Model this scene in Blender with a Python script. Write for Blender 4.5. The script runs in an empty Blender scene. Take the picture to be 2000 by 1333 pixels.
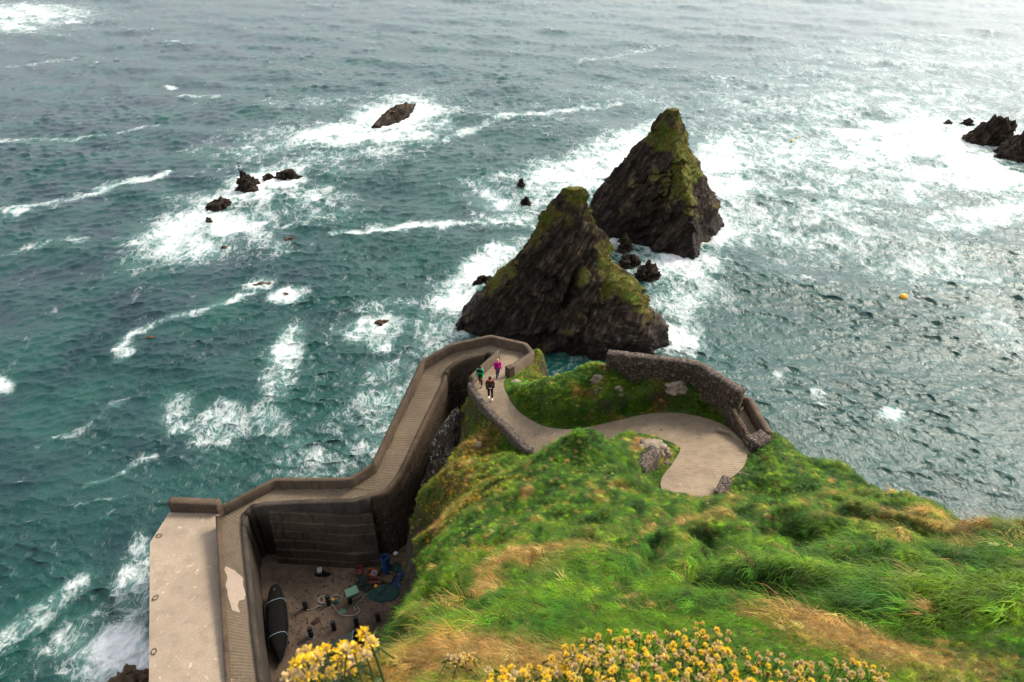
import bpy, math, random
import numpy as np
R = math.radians
random.seed(7); rng = np.random.default_rng(11)
scene = bpy.context.scene
COL = scene.collection

# ------------------------------------------------------------------ camera
HC, PITCH, FPX = 46.0, R(36.0), 1333.0          # eye height over the sea, downward tilt, focal length in px of the 2000 px photo
cam = bpy.data.cameras.new('camera'); cam.lens = 24.0; cam.sensor_width = 36.0
cam.clip_start = 0.05; cam.clip_end = 20000
cam.dof.use_dof = True; cam.dof.focus_distance = 30.0; cam.dof.aperture_fstop = 5.0
camo = bpy.data.objects.new('camera', cam); COL.objects.link(camo)
camo.location = (0, 0, HC); camo.rotation_euler = (math.pi/2 - PITCH, 0, 0)
scene.camera = camo

# ------------------------------------------------------------------ sky, sun, exposure
SUN_EL, SUN_AZ = R(46), R(56)                    # azimuth to the right of the view direction (+Y)
world = bpy.data.worlds.new('World'); scene.world = world; world.use_nodes = True
wn = world.node_tree; bg = wn.nodes['Background']
sky = wn.nodes.new('ShaderNodeTexSky'); sky.sky_type = 'NISHITA'; sky.sun_disc = False
sky.sun_elevation = SUN_EL; sky.sun_rotation = SUN_AZ; sky.air_density = 1.0; sky.dust_density = 3.0; sky.ozone_density = 1.0
hs = wn.nodes.new('ShaderNodeHueSaturation'); hs.inputs['Saturation'].default_value = 0.28
wn.links.new(sky.outputs[0], hs.inputs['Color']); wn.links.new(hs.outputs[0], bg.inputs[0])
bg.inputs[1].default_value = 0.13
sun = bpy.data.lights.new('sun', 'SUN'); sun.energy = 1.5; sun.angle = R(14); sun.color = (1.0, 0.90, 0.74)
suno = bpy.data.objects.new('sun', sun); COL.objects.link(suno)
suno.rotation_euler = (math.pi/2 - SUN_EL, 0, math.pi - SUN_AZ)
scene.view_settings.view_transform = 'Standard'; scene.view_settings.look = 'None'
scene.view_settings.gamma = 1.0; scene.view_settings.use_curve_mapping = False
scene.view_settings.exposure = 1.62

cy = scene.cycles
cy.max_bounces = 5; cy.diffuse_bounces = 2; cy.glossy_bounces = 2; cy.transmission_bounces = 2; cy.transparent_max_bounces = 4
cy.caustics_reflective = False; cy.caustics_refractive = False; cy.use_adaptive_sampling = True; cy.adaptive_threshold = .02; cy.sample_clamp_indirect = 6.0

# ------------------------------------------------------------------ helpers
cp, sp = math.cos(PITCH), math.sin(PITCH)
def ray(px, py):
    dx = (px-1000.0)/FPX; dy = (666.5-py)/FPX
    return np.array([dx, cp+dy*sp, -sp+dy*cp])
def P(px, py, z=0.0):                            # the point at height z seen in that direction of the photograph
    r = ray(px, py); t = (z-HC)/r[2]
    return np.array([r[0]*t, r[1]*t, z])
def PD(px, py, y):                               # the same at ground distance y
    r = ray(px, py); t = y/r[1]
    return np.array([r[0]*t, y, HC+r[2]*t])
def to_px(p):
    p = np.asarray(p, float); x = p[..., 0]; y = p[..., 1]; z = p[..., 2]-HC
    d = y*cp-z*sp; u = y*sp+z*cp
    d = np.where(d < 1e-3, 1e-3, d)
    return 1000+FPX*x/d, 666.5-FPX*u/d, d

_perm = np.random.default_rng(3).permutation(256); _perm = np.concatenate([_perm, _perm, _perm])
_g = np.random.default_rng(5).normal(size=(256, 3)); _g /= np.linalg.norm(_g, axis=1)[:, None]
def perlin(p):
    p = np.asarray(p, float); i = np.floor(p).astype(int); f = p-i; i &= 255
    u = f*f*f*(f*(f*6-15)+10); out = 0
    for a in (0, 1):
        for b in (0, 1):
            for c in (0, 1):
                h = _perm[_perm[_perm[i[:, 0]+a]+i[:, 1]+b]+i[:, 2]+c]
                d = (_g[h]*(f-np.array([a, b, c]))).sum(1)
                w = (u[:, 0] if a else 1-u[:, 0])*(u[:, 1] if b else 1-u[:, 1])*(u[:, 2] if c else 1-u[:, 2])
                out = out+w*d
    return out*1.6
def fbm(p, oct=4, gain=0.5):
    out = 0; a = 1.0; p = np.asarray(p, float)
    for k in range(oct):
        out = out+a*perlin(p*(2.03**k)+k*17.3); a *= gain
    return out
def xyz(x, y, z=0.0):
    x = np.asarray(x, float); return np.stack([x, np.broadcast_to(y, x.shape), np.broadcast_to(z, x.shape)], -1)
def sstep(a, b, x):
    t = np.clip((x-a)/(b-a), 0, 1); return t*t*(3-2*t)

def mesh_np(name, v, faces, mat=None, smooth=False):
    """faces: list of int arrays (n,3) or (n,4)"""
    me = bpy.data.meshes.new(name); v = np.asarray(v, np.float32)
    if isinstance(faces, np.ndarray): faces = [faces]
    faces = [np.asarray(f, np.int32) for f in faces if len(f)]
    me.vertices.add(len(v)); me.vertices.foreach_set('co', v.ravel())
    lo = np.concatenate([f.ravel() for f in faces]); tot = np.concatenate([np.full(len(f), f.shape[1], np.int32) for f in faces])
    me.loops.add(len(lo)); me.loops.foreach_set('vertex_index', lo)
    me.polygons.add(len(tot)); st = np.concatenate([[0], np.cumsum(tot)[:-1]]).astype(np.int32)
    me.polygons.foreach_set('loop_start', st); me.polygons.foreach_set('loop_total', tot)
    if smooth: me.polygons.foreach_set('use_smooth', np.ones(len(tot), bool))
    me.update(calc_edges=True); me.validate()
    if mat: me.materials.append(mat)
    return me
def grid_faces(nu, nv, wrap_u=False):
    iu = np.arange(nu if wrap_u else nu-1); iv = np.arange(nv-1)
    a, b = np.meshgrid(iu, iv, indexing='ij'); a2 = (a+1) % nu
    return np.stack([a*nv+b, a2*nv+b, a2*nv+b+1, a*nv+b+1], -1).reshape(-1, 4)
def attr(me, name, data, kind='FLOAT'):
    at = me.attributes.new(name, kind, 'POINT')
    if kind == 'FLOAT': at.data.foreach_set('value', np.asarray(data, np.float32))
    elif kind == 'FLOAT_COLOR':
        d = np.ones((len(data), 4), np.float32); d[:, :3] = data; at.data.foreach_set('color', d.ravel())
    elif kind == 'FLOAT_VECTOR': at.data.foreach_set('vector', np.asarray(data, np.float32).ravel())
    elif kind == 'INT': at.data.foreach_set('value', np.asarray(data, np.int32))
def link(name, me, parent=None, loc=None, rot=None, label=None, cat=None, group=None, kind=None):
    o = bpy.data.objects.new(name, me); COL.objects.link(o)
    if parent is not None: o.parent = parent
    if loc is not None: o.location = [float(a) for a in loc]
    if rot is not None: o.rotation_euler = rot
    if label: o['label'] = label
    if cat: o['category'] = cat
    if group: o['group'] = group
    if kind: o['kind'] = kind
    return o

class MB:                                        # collects simple solids into one mesh
    def __init__(s): s.v = []; s.f = []; s.n = 0
    def add(s, v, f):
        s.v.append(np.asarray(v, float)); s.f += [tuple(int(i)+s.n for i in q) for q in f]; s.n += len(v); return s
    def box(s, c, d, rz=0, taper=1.0, jit=0, bev=0):
        x, y, z = np.array(d)/2.0
        v = np.array([(a*x*(taper if e > 0 else 1), b*y*(taper if e > 0 else 1), e*z) for e in (-1, 1) for a, b in ((-1, -1), (1, -1), (1, 1), (-1, 1))])
        if jit: v = v+rng.normal(0, jit, v.shape)
        co, si = math.cos(rz), math.sin(rz); v = np.stack([v[:, 0]*co-v[:, 1]*si, v[:, 0]*si+v[:, 1]*co, v[:, 2]], -1)+np.array(c)
        return s.add(v, [(3, 2, 1, 0), (4, 5, 6, 7), (0, 1, 5, 4), (1, 2, 6, 5), (2, 3, 7, 6), (3, 0, 4, 7)])
    def tube(s, pts, rad, n=8, cap=True):
        pts = np.asarray(pts, float); m = len(pts); rad = np.broadcast_to(rad, (m,)); V = []
        for i in range(m):
            t = pts[min(i+1, m-1)]-pts[max(i-1, 0)]; t /= max(np.linalg.norm(t), 1e-9)
            a = np.cross(t, (0, 0, 1)) if abs(t[2]) < .95 else np.cross(t, (1, 0, 0)); a /= np.linalg.norm(a); b = np.cross(t, a)
            for k in range(n):
                th = 2*math.pi*k/n; V.append(pts[i]+rad[i]*(a*math.cos(th)+b*math.sin(th)))
        F = [(i*n+k, i*n+(k+1) % n, (i+1)*n+(k+1) % n, (i+1)*n+k) for i in range(m-1) for k in range(n)]
        if cap: F += [tuple(range(n-1, -1, -1)), tuple(range((m-1)*n, m*n))]
        return s.add(V, F)
    def lathe(s, prof, n=16, c=(0, 0, 0), cap=True):
        m = len(prof); V = [(c[0]+r*math.cos(2*math.pi*k/n), c[1]+r*math.sin(2*math.pi*k/n), c[2]+z) for r, z in prof for k in range(n)]
        F = [(i*n+k, i*n+(k+1) % n, (i+1)*n+(k+1) % n, (i+1)*n+k) for i in range(m-1) for k in range(n)]
        if cap: F += [tuple(range(n-1, -1, -1)), tuple(range((m-1)*n, m*n))]
        return s.add(V, F)
    def mesh(s, name, mat=None, smooth=False):
        me = bpy.data.meshes.new(name); me.from_pydata([tuple(p) for p in np.concatenate(s.v)], [], s.f)
        if smooth: me.polygons.foreach_set('use_smooth', np.ones(len(s.f), bool))
        me.update()
        if mat: me.materials.append(mat)
        return me

# ------------------------------------------------------------------ material helpers
def mat_new(name):
    m = bpy.data.materials.new(name); m.use_nodes = True
    nt = m.node_tree; return m, nt, nt.nodes['Principled BSDF']
def N(nt, t, ins=None, out=0, **at):
    n = nt.nodes.new('ShaderNode'+t)
    for k, v in at.items(): setattr(n, k, v)
    for k, v in (ins or {}).items():
        if isinstance(v, bpy.types.NodeSocket): nt.links.new(v, n.inputs[k])
        else: n.inputs[k].default_value = v
    return n.outputs[out]
def c4(c): return (c[0], c[1], c[2], 1.0)
def noise(nt, vec, scale, detail=4, rough=.55, dist=0.0):
    return N(nt, 'TexNoise', {'Vector': vec, 'Scale': scale, 'Detail': detail, 'Roughness': rough, 'Distortion': dist})
def ramp(nt, fac, stops):
    n = nt.nodes.new('ShaderNodeValToRGB'); nt.links.new(fac, n.inputs[0]); e = n.color_ramp.elements
    while len(e) < len(stops): e.new(0.5)
    for i, (p, c) in enumerate(stops):
        e[i].position = p; e[i].color = c4(c) if hasattr(c, '__len__') else (c, c, c, 1)
    return n.outputs[0]
def mix(nt, f, a, b, blend='MIX'):
    n = nt.nodes.new('ShaderNodeMix'); n.data_type = 'RGBA'; n.blend_type = blend
    for i, v in ((0, f), (6, a), (7, b)):
        if isinstance(v, bpy.types.NodeSocket): nt.links.new(v, n.inputs[i])
        else: n.inputs[i].default_value = c4(v) if hasattr(v, '__len__') else v
    return n.outputs[2]
def mth(nt, op, a, b=0.0, clamp=False):
    n = nt.nodes.new('ShaderNodeMath'); n.operation = op; n.use_clamp = clamp
    for i, v in ((0, a), (1, b)):
        if isinstance(v, bpy.types.NodeSocket): nt.links.new(v, n.inputs[i])
        else: n.inputs[i].default_value = v
    return n.outputs[0]
def maprange(nt, v, a, b, c=0.0, d=1.0):
    return N(nt, 'MapRange', {0: v, 1: a, 2: b, 3: c, 4: d}, interpolation_type='SMOOTHSTEP')
def bump(nt, b, h, strength=.5, dist=.05):
    o = N(nt, 'Bump', {'Height': h, 'Strength': strength, 'Distance': dist}); nt.links.new(o, b.inputs['Normal'])
def pos(nt): return N(nt, 'NewGeometry')
def objc(nt): return N(nt, 'TexCoord', out=3)
def attrn(nt, name, out=0, inst=False):
    return N(nt, 'Attribute', out=out, attribute_name=name, attribute_type='INSTANCER' if inst else 'GEOMETRY')

def concrete(name, c1, c2, dark, scale=1.0, bs=.5, stain=.5, rough=.9, age_shade=False):
    m, nt, b = mat_new(name); p = pos(nt)
    big = noise(nt, p, .45*scale, 5, .6); mid = noise(nt, p, 2.3*scale, 6, .65); fine = noise(nt, p, 28*scale, 4, .7)
    c = mix(nt, ramp(nt, mid, [(.3, 0.0), (.7, 1.0)]), c1, c2)
    c = mix(nt, mth(nt, 'MULTIPLY', ramp(nt, big, [(.42, 0.0), (.68, 1.0)]), stain), c, dark)
    c = mix(nt, mth(nt, 'MULTIPLY', ramp(nt, fine, [(.35, 1.0), (.6, 0.0)]), .45), c, dark)
    run = noise(nt, N(nt, 'VectorMath', {0: p, 1: (3.2, 3.2, .35)}, operation='MULTIPLY'), 1.0*scale, 4, .6)
    c = mix(nt, mth(nt, 'MULTIPLY', ramp(nt, run, [(.52, 0.0), (.7, 1.0)]), stain*.8), c, dark)
    if age_shade: c = mix(nt, attrn(nt, 'age_shade', 2), c, mix(nt, .55, c, (.055, .04, .026)))
    lich = noise(nt, p, 7*scale, 3, .5)
    c = mix(nt, mth(nt, 'MULTIPLY', ramp(nt, lich, [(.66, 0.0), (.74, 1.0)]), .35), c, tuple(min(x*2.2, .6) for x in c1))
    nt.links.new(c, b.inputs['Base Color']); b.inputs['Roughness'].default_value = rough
    b.inputs['Specular IOR Level'].default_value = .25
    bump(nt, b, mth(nt, 'ADD', mth(nt, 'MULTIPLY', mid, .6), fine), bs, .02)
    return m
def rubble(name, c1, c2, dark, scale=3.2):
    m, nt, b = mat_new(name); p = pos(nt)
    w = N(nt, 'VectorMath', {0: p, 1: noise(nt, p, 3, 2)}, operation='ADD')
    vm = N(nt, 'VectorMath', {0: w, 1: (1.0, 1.0, 1.9)}, operation='MULTIPLY')
    d = N(nt, 'TexVoronoi', {'Vector': vm, 'Scale': scale}, feature='DISTANCE_TO_EDGE')
    cc = N(nt, 'TexVoronoi', {'Vector': vm, 'Scale': scale}, out=1)
    g = N(nt, 'RGBToBW', {0: cc})
    c = mix(nt, ramp(nt, g, [(.2, 0.0), (.8, 1.0)]), c1, c2)
    c = mix(nt, ramp(nt, d, [(.02, 1.0), (.1, 0.0)]), c, dark)
    li = noise(nt, p, 6, 4, .7)
    c = mix(nt, mth(nt, 'MULTIPLY', ramp(nt, li, [(.6, 0.0), (.7, 1.0)]), .7), c, (.42, .38, .33))
    nt.links.new(c, b.inputs['Base Color']); b.inputs['Roughness'].default_value = .95
    b.inputs['Specular IOR Level'].default_value = .2
    bump(nt, b, mth(nt, 'ADD', ramp(nt, d, [(0.0, 0.0), (.16, 1.0)]), mth(nt, 'MULTIPLY', noise(nt, p, 20), .4)), .9, .06)
    return m
def plain(name, c, rough=.6, var=.25, metal=0, spec=.4, sc=9):
    m, nt, b = mat_new(name); p = pos(nt)
    n = noise(nt, p, sc, 5, .65)
    cc = mix(nt, mth(nt, 'MULTIPLY', ramp(nt, n, [(.3, 0.0), (.75, 1.0)]), var), c, tuple(x*.3 for x in c))
    nt.links.new(cc, b.inputs['Base Color']); b.inputs['Roughness'].default_value = rough; b.inputs['Metallic'].default_value = metal
    b.inputs['Specular IOR Level'].default_value = spec
    bump(nt, b, n, .15, .01)
    return m
# ------------------------------------------------------------------ the sea
def fft_tile(n, L, lmin, lmax, wind, seed, spread=2.0):
    r = np.random.default_rng(seed); k = 2*np.pi*np.fft.fftfreq(n, L/n); kx, ky = np.meshgrid(k, k, indexing='ij')
    kk = np.hypot(kx, ky); kk[0, 0] = 1e9; w = np.array(wind)/np.hypot(*wind)
    c = (kx*w[0]+ky*w[1])/kk
    lam = 2*np.pi/kk; band = ((lam > lmin) & (lam < lmax))
    amp = kk**-2.0*(np.abs(c)**spread+.12)*band
    s = (r.normal(size=kk.shape)+1j*r.normal(size=kk.shape))*amp
    h = np.fft.ifft2(s).real; dx = np.fft.ifft2(s*1j*kx/kk).real; dy = np.fft.ifft2(s*1j*ky/kk).real
    q = h.std(); return h/q, dx/q, dy/q
def sample(tile, L, x, y, rot):
    n = tile[0].shape[0]; co, si = math.cos(rot), math.sin(rot)
    u = ((x*co+y*si)/L*n) % n; v = ((-x*si+y*co)/L*n) % n
    i = u.astype(int) % n; j = v.astype(int) % n; a = u-np.floor(u); b = v-np.floor(v); i2 = (i+1) % n; j2 = (j+1) % n
    r = [t[i, j]*(1-a)*(1-b)+t[i2, j]*a*(1-b)+t[i, j2]*(1-a)*b+t[i2, j2]*a*b for t in tile]
    return r[0], r[1]*co-r[2]*si, r[1]*si+r[2]*co
dep = np.radians(np.linspace(70, 8.0, 760)); rad = HC/np.tan(dep)
rad = np.concatenate([rad, np.geomspace(rad[-1]*1.01, 9000, 50)])
azm = np.radians(np.linspace(-64, 58, 980))
RR, AA = np.meshgrid(rad, azm, indexing='ij'); sx = (RR*np.sin(AA)).ravel(); sy = (RR*np.cos(AA)).ravel()
wind = (-.35, -1.0)
WL, WR = (.28, -1.0), (-.50, -1.0)               # the swell bends round the headland: other heading left and right of it
tiles = [(fft_tile(256, 131., 6., 30., wind, 1, 3), 131., .0, .16, 1.0, 0), (fft_tile(512, 61.3, .8, 3.0, WL, 2, 3), 61.3, .0, .078, 1.2, 1), (fft_tile(512, 57.1, .8, 3.0, WR, 22, 3), 57.1, .0, .066, 1.2, 2),
         (fft_tile(256, 19.9, .3, 1.1, WL, 3, 1.6), 19.9, .0, .034, 1.2, 1), (fft_tile(256, 18.3, .3, 1.1, WR, 33, 1.6), 18.3, .0, .034, 1.2, 2)]
sz = np.zeros_like(sx); ox = np.zeros_like(sx); oy = np.zeros_like(sx); crest = np.zeros_like(sx)
far = np.hypot(sx, sy)
lull = np.clip(.82+.42*fbm(xyz(sx/38, sy/38, 2.2), 2)+.5*fbm(xyz(sx/9, sy/7, 6.2), 3), .3, 1.25)
wr_ = sstep(-14, 26, sx-.12*(sy-60)); wsum = np.sqrt(wr_**2+(1-wr_)**2)
for tl, L, rot, A, ch, sd_ in tiles:
    h, dx, dy = sample(tl, L, sx, sy, rot); f = np.where(far > 1200, .2, 1.0)*(lull if sd_ else 1.0)*((1, (1-wr_)/wsum, wr_/wsum)[sd_])
    sz += A*h*f; ox += A*ch*dx*f; oy += A*ch*dy*f; crest += h*(1.0 if A > .05 else .3)*((1, (1-wr_)/wsum, wr_/wsum)[sd_])
crest /= 2.0
# where the foam lies: patches round the rocks (photo px -> places on the water), and drifting streaks
foam = np.zeros_like(sx)
def patch(cx, cy, rx, ry, ang, amp):
    c = P(cx, cy)[:2]; a = R(ang); u = P(cx+rx*math.cos(a), cy+rx*math.sin(a))[:2]-c; v = P(cx-ry*math.sin(a), cy+ry*math.cos(a))[:2]-c
    M = np.linalg.inv(np.stack([u, v], 1)); q = M @ np.stack([sx-c[0], sy-c[1]]); d = (q**2).sum(0)
    global foam; foam = np.maximum(foam, amp*(.5*np.exp(-d*d*.5)+.5*np.exp(-d*.42)))
jx = fbm(xyz(sx/4, sy/4, 7.7), 2)*1.3; jy = fbm(xyz(sx/4, sy/4, 1.1), 2)*1.3
def streak(pts, w, amp):
    global foam; W = np.array([P(*p)[:2] for p in pts]); best = np.full(sx.shape, 1e9)
    for a, b in zip(W[:-1], W[1:]):
        ab = b-a; t = np.clip(((sx+jx-a[0])*ab[0]+(sy+jy-a[1])*ab[1])/(ab@ab), 0, 1)
        best = np.minimum(best, np.hypot(sx+jx-a[0]-t*ab[0], sy+jy-a[1]-t*ab[1]))
    foam = np.maximum(foam, .9*amp*np.exp(-(best/(1.35*w))**2))
for p in [(775, 235, 85, 46, -10, 1.0), (690, 262, 120, 22, -5, .95), (560, 275, 120, 38, -10, .5), (800, 205, 45, 18, 0, .8), (640, 300, 170, 40, -5, .38),
          (500, 365, 85, 26, -25, 1.0), (415, 430, 120, 50, -20, .86), (360, 478, 100, 28, -8, .55), (556, 352, 46, 12, 0, .95), (600, 390, 90, 40, 0, .5), (470, 440, 60, 40, 0, .75),
          (1020, 375, 90, 40, 0, .62), (1190, 310, 110, 45, -25, 1.0), (1100, 345, 80, 35, 0, .8), (1290, 490, 110, 22, 35, .98), (1215, 455, 45, 26, 0, 1.0), (1410, 330, 60, 80, -20, .85),
          (1400, 450, 40, 50, 40, .75), (1350, 515, 60, 30, 0, .7), (1010, 430, 80, 18, 0, .5),
          (950, 520, 75, 26, -35, .9), (895, 585, 50, 40, -40, .8), (885, 640, 55, 22, 0, .7), (855, 650, 60, 60, 0, .45),
          (728, 640, 52, 22, -8, 1.0), (745, 660, 24, 24, 0, .8), (560, 690, 26, 50, 25, .78), (540, 745, 28, 40, 25, .72), (420, 830, 55, 45, 0, .55), (350, 805, 36, 34, -30, .62), (765, 800, 60, 60, 0, .58),
          (720, 850, 70, 50, 0, .45), (520, 830, 40, 36, 0, .5), (770, 730, 50, 30, 0, .55), (600, 900, 90, 40, 0, .4),
          (225, 1275, 72, 46, -25, 1.1), (255, 1290, 60, 60, 0, 1.05), (60, 1205, 110, 18, -32, .66), (262, 1170, 34, 80, 0, .58), (150, 1240, 70, 30, -30, .5), (275, 1080, 22, 50, 0, .4),
          (40, 28, 120, 20, 0, .8), (30, 55, 60, 10, 0, .7), (1325, 650, 42, 34, 0, .8), (1330, 590, 60, 40, 0, .62), (1300, 540, 40, 30, 0, .75), (1275, 500, 50, 40, 0, .7),
          (1800, 270, 160, 46, 0, 1.0), (1620, 300, 260, 70, 5, .62), (1700, 200, 320, 60, 0, .5), (1480, 430, 160, 50, 20, .55), (1900, 330, 120, 40, 10, .9), (1730, 320, 220, 80, 5, .62), (1550, 380, 180, 60, 10, .5), (1500, 280, 150, 60, 0, .42), (1920, 420, 130, 26, -10, .7),
          (1680, 440, 240, 60, 10, .48), (1850, 520, 180, 50, 10, .46), (1960, 640, 60, 40, 30, .5), (1745, 812, 24, 16, 20, .8), (1596, 770, 18, 12, 0, .6), (1520, 735, 14, 10, 0, .6), (1500, 200, 400, 60, 0, .33), (1800, 130, 300, 80, 0, .38),
          (560, 578, 34, 14, -10, .8), (508, 556, 26, 12, -10, .62), (760, 600, 70, 16, -10, .42), (540, 480, 30, 16, 0, .55), (1090, 695, 90, 10, 0, .3), (8, 752, 18, 12, 0, .9), (156, 470, 22, 10, 0, .6), (620, 200, 120, 12, 0, .36)]: patch(*p)
for s in [([(0, 412), (60, 402), (150, 385), (215, 362), (330, 340)], 1.0, .75), ([(0, 412), (40, 414)], 1.0, .9), ([(655, 455), (745, 447), (830, 438), (900, 437), (1010, 432)], .9, .85), ([(550, 440), (640, 432)], .7, .6),
          ([(235, 700), (255, 655), (330, 625), (430, 590), (500, 575)], .8, .72), ([(870, 272), (990, 225), (1090, 215), (1210, 205)], 1.3, .62), ([(320, 165), (345, 175)], .7, .9), ([(355, 188), (420, 190)], .9, .8),
          ([(0, 275), (170, 270), (300, 245)], 1.0, .45), ([(180, 945), (270, 900), (300, 890)], .5, .5), ([(20, 130), (120, 118), (150, 116)], 1.2, .5), ([(60, 40), (170, 44)], 2, .8), ([(390, 880), (500, 830)], .6, .5),
          ([(0, 1255), (70, 1205), (145, 1145)], .7, .7), ([(0, 500), (160, 468)], .8, .4), ([(1140, 120), (1300, 90)], 2, .4), ([(830, 740), (850, 690)], .5, .5), ([(80, 870), (230, 790)], .5, .35)]: streak(*s)
foam *= np.clip(.82+.42*fbm(xyz((sx+jx)/5, (sy+jy)/4, 5.5), 3), .25, 1.25)
foam += .07*fbm(xyz(sx/9, sy/14, 3.1), 2)
foam += .42*sstep(.8, 2.2, crest)*sstep(-.2, .6, fbm(xyz(sx/30, sy/30, 9.), 2))
milk = np.clip(foam, 0, 1)
sz += .22*np.clip(foam, 0, 1)*fbm(xyz(sx/1.3, sy/1.3, 4.), 3)
sv = np.stack([sx+ox, sy+oy, sz], -1)
# water that is deeper and bluer to the far left, greener over the shallows
upx, upy, _ = to_px(np.stack([sx, sy, 0*sx], -1))
blue = np.clip(fbm(xyz(sx/45, sy/60, .4), 3)*.5+.35-.012*(sx+25)+.0012*(sy-80), 0, 1)
shal = np.exp(-(((sx+2)/26)**2+((sy-62)/22)**2))

m, nt, b = mat_new('sea_water')
g = pos(nt); fo = attrn(nt, 'foam', 2); bl = attrn(nt, 'blue', 2)
stretch = N(nt, 'VectorMath', {0: g, 1: (1.0, .62, .3)}, operation='MULTIPLY')
warp = N(nt, 'VectorMath', {0: stretch, 1: N(nt, 'VectorMath', {0: N(nt, 'TexNoise', {'Vector': stretch, 'Scale': .55, 'Detail': 3.0}, out=1), 1: (1.6, 1.6, 0)}, operation='MULTIPLY')}, operation='ADD')
n1 = mth(nt, 'ADD', mth(nt, 'MULTIPLY', mth(nt, 'SUBTRACT', noise(nt, warp, .5, 9, .66, .9), .5), 2.4), .5)
rid = mth(nt, 'ABSOLUTE', mth(nt, 'SUBTRACT', noise(nt, warp, 1.1, 6, .62, .8), .5))
lace = ramp(nt, rid, [(0.0, 1.0), (.05, .35), (.16, 0.0)])
rid2 = mth(nt, 'ABSOLUTE', mth(nt, 'SUBTRACT', noise(nt, warp, .42, 6, .62, .9), .5))
lace2 = ramp(nt, rid2, [(0.0, 1.0), (.03, .4), (.09, 0.0)])
pat = mth(nt, 'ADD', mth(nt, 'MULTIPLY', n1, .66), mth(nt, 'MULTIPLY', mth(nt, 'MAXIMUM', lace, lace2), .36))
thr = mth(nt, 'SUBTRACT', .92, fo)
ff = N(nt, 'MapRange', {0: mth(nt, 'SUBTRACT', pat, thr), 1: -.08, 2: .55, 3: 0.0, 4: 1.0})
deep = mix(nt, bl, (.0030, .0310, .0255), (.0038, .0175, .0245))
deep = mix(nt, N(nt, 'MapRange', {0: noise(nt, g, .12, 3), 1: .35, 2: .7}), deep, (.0042, .045, .035))
deep = mix(nt, mth(nt, 'MULTIPLY', maprange(nt, fo, .06, .8), .85), deep, (.085, .18, .155))
nt.links.new(mix(nt, ff, deep, (.56, .57, .565)), b.inputs['Base Color'])
nt.links.new(N(nt, 'MapRange', {0: ff, 1: 0.0, 2: 1.0, 3: .19, 4: .85}), b.inputs['Roughness'])
b.inputs['IOR'].default_value = 1.333
rip = noise(nt, N(nt, 'VectorMath', {0: g, 1: (1.5, 1.0, 1.0)}, operation='MULTIPLY'), 2.4, 5, .66, .4)
rip2 = noise(nt, N(nt, 'VectorMath', {0: g, 1: (1.0, .8, 1.0)}, operation='MULTIPLY'), .95, 3, .6, .5)
bump(nt, b, mth(nt, 'ADD', rip, mth(nt, 'MULTIPLY', rip2, 2.2)), .6, .16)
me = mesh_np('sea', sv, grid_faces(len(rad), len(azm))[:, ::-1], m, True)
attr(me, 'foam', np.clip(foam, 0, 1.3)); attr(me, 'blue', blue)
link('sea', me, kind='structure', label='choppy teal Atlantic sea with white foam streaks')
# ------------------------------------------------------------------ the path: pairs of edge points (photo px) and a height over the sea
U = [((1310, 1010), (1450, 1030), 23.9), ((1290, 945), (1404, 962), 22.6), ((1312, 908), (1452, 912), 21.9), ((1328, 880), (1456, 872), 21.4), ((1318, 868), (1425, 838), 20.9),
     ((1295, 860), (1380, 818), 20.4), ((1262, 856), (1325, 807), 19.9), ((1225, 860), (1265, 809), 19.4), ((1190, 874), (1205, 822), 18.9), ((1135, 890), (1130, 838), 18.4),
     ((1085, 898), (1075, 836), 18.0), ((1038, 883), (1035, 820), 17.5), ((1000, 846), (1005, 795), 17.0), ((965, 812), (990, 770), 16.5), ((940, 782), (984, 748), 16.0),
     ((925, 754), (993, 733), 15.5), ((940, 737), (1010, 716), 15.1), ((962, 716), (1034, 705), 14.7), ((974, 706), (1022, 690), 14.35), ((976, 699), (1000, 681), 14.1),
     ((970, 693), (958, 675), 13.9), ((950, 691), (925, 682), 13.65), ((912, 699), (884, 691), 13.3), ((882, 713), (855, 706), 12.9), ((866, 730), (831, 722), 12.5),
     ((862, 750), (820, 746), 12.1), ((830, 815), (787, 815), 11.1), ((797, 885), (752, 888), 10.2), ((775, 930), (736, 924), 9.6), ((750, 960), (690, 953), 9.1),
     ((690, 976), (660, 955), 8.8), ((600, 978), (600, 956), 8.3), ((520, 982), (540, 955), 7.9), ((492, 988), (510, 960), 7.6), ((473, 1006), (460, 987), 7.3),
     ((471, 1032), (431, 1012), 7.1), ((481, 1130), (437, 1110), 6.65), ((491, 1230), (444, 1220), 6.3), ((505, 1340), (452, 1340), 5.95), ((522, 1470), (460, 1470), 5.6)]
UI = np.array([P(a[0], a[1], z) for a, b, z in U]); UO = np.array([P(b[0], b[1], z) for a, b, z in U])
def catmull(Q, t):
    i = np.clip(np.floor(t).astype(int), 0, len(Q)-2); f = (t-i)[:, None]
    p0, p1, p2, p3 = Q[np.maximum(i-1, 0)], Q[i], Q[i+1], Q[np.minimum(i+2, len(Q)-1)]
    return .5*((2*p1)+(p2-p0)*f+(2*p0-5*p1+4*p2-p3)*f*f+(3*p1-p0-3*p2+p3)*f**3)
def lerp(Q, t):
    i = np.clip(np.floor(t).astype(int), 0, len(Q)-2); f = (t-i)[:, None]; return Q[i]*(1-f)+Q[i+1]*f
mid = (UI+UO)/2; seg = np.linalg.norm(np.diff(mid, axis=0), axis=1); cum = np.concatenate([[0], np.cumsum(seg)])
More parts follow.
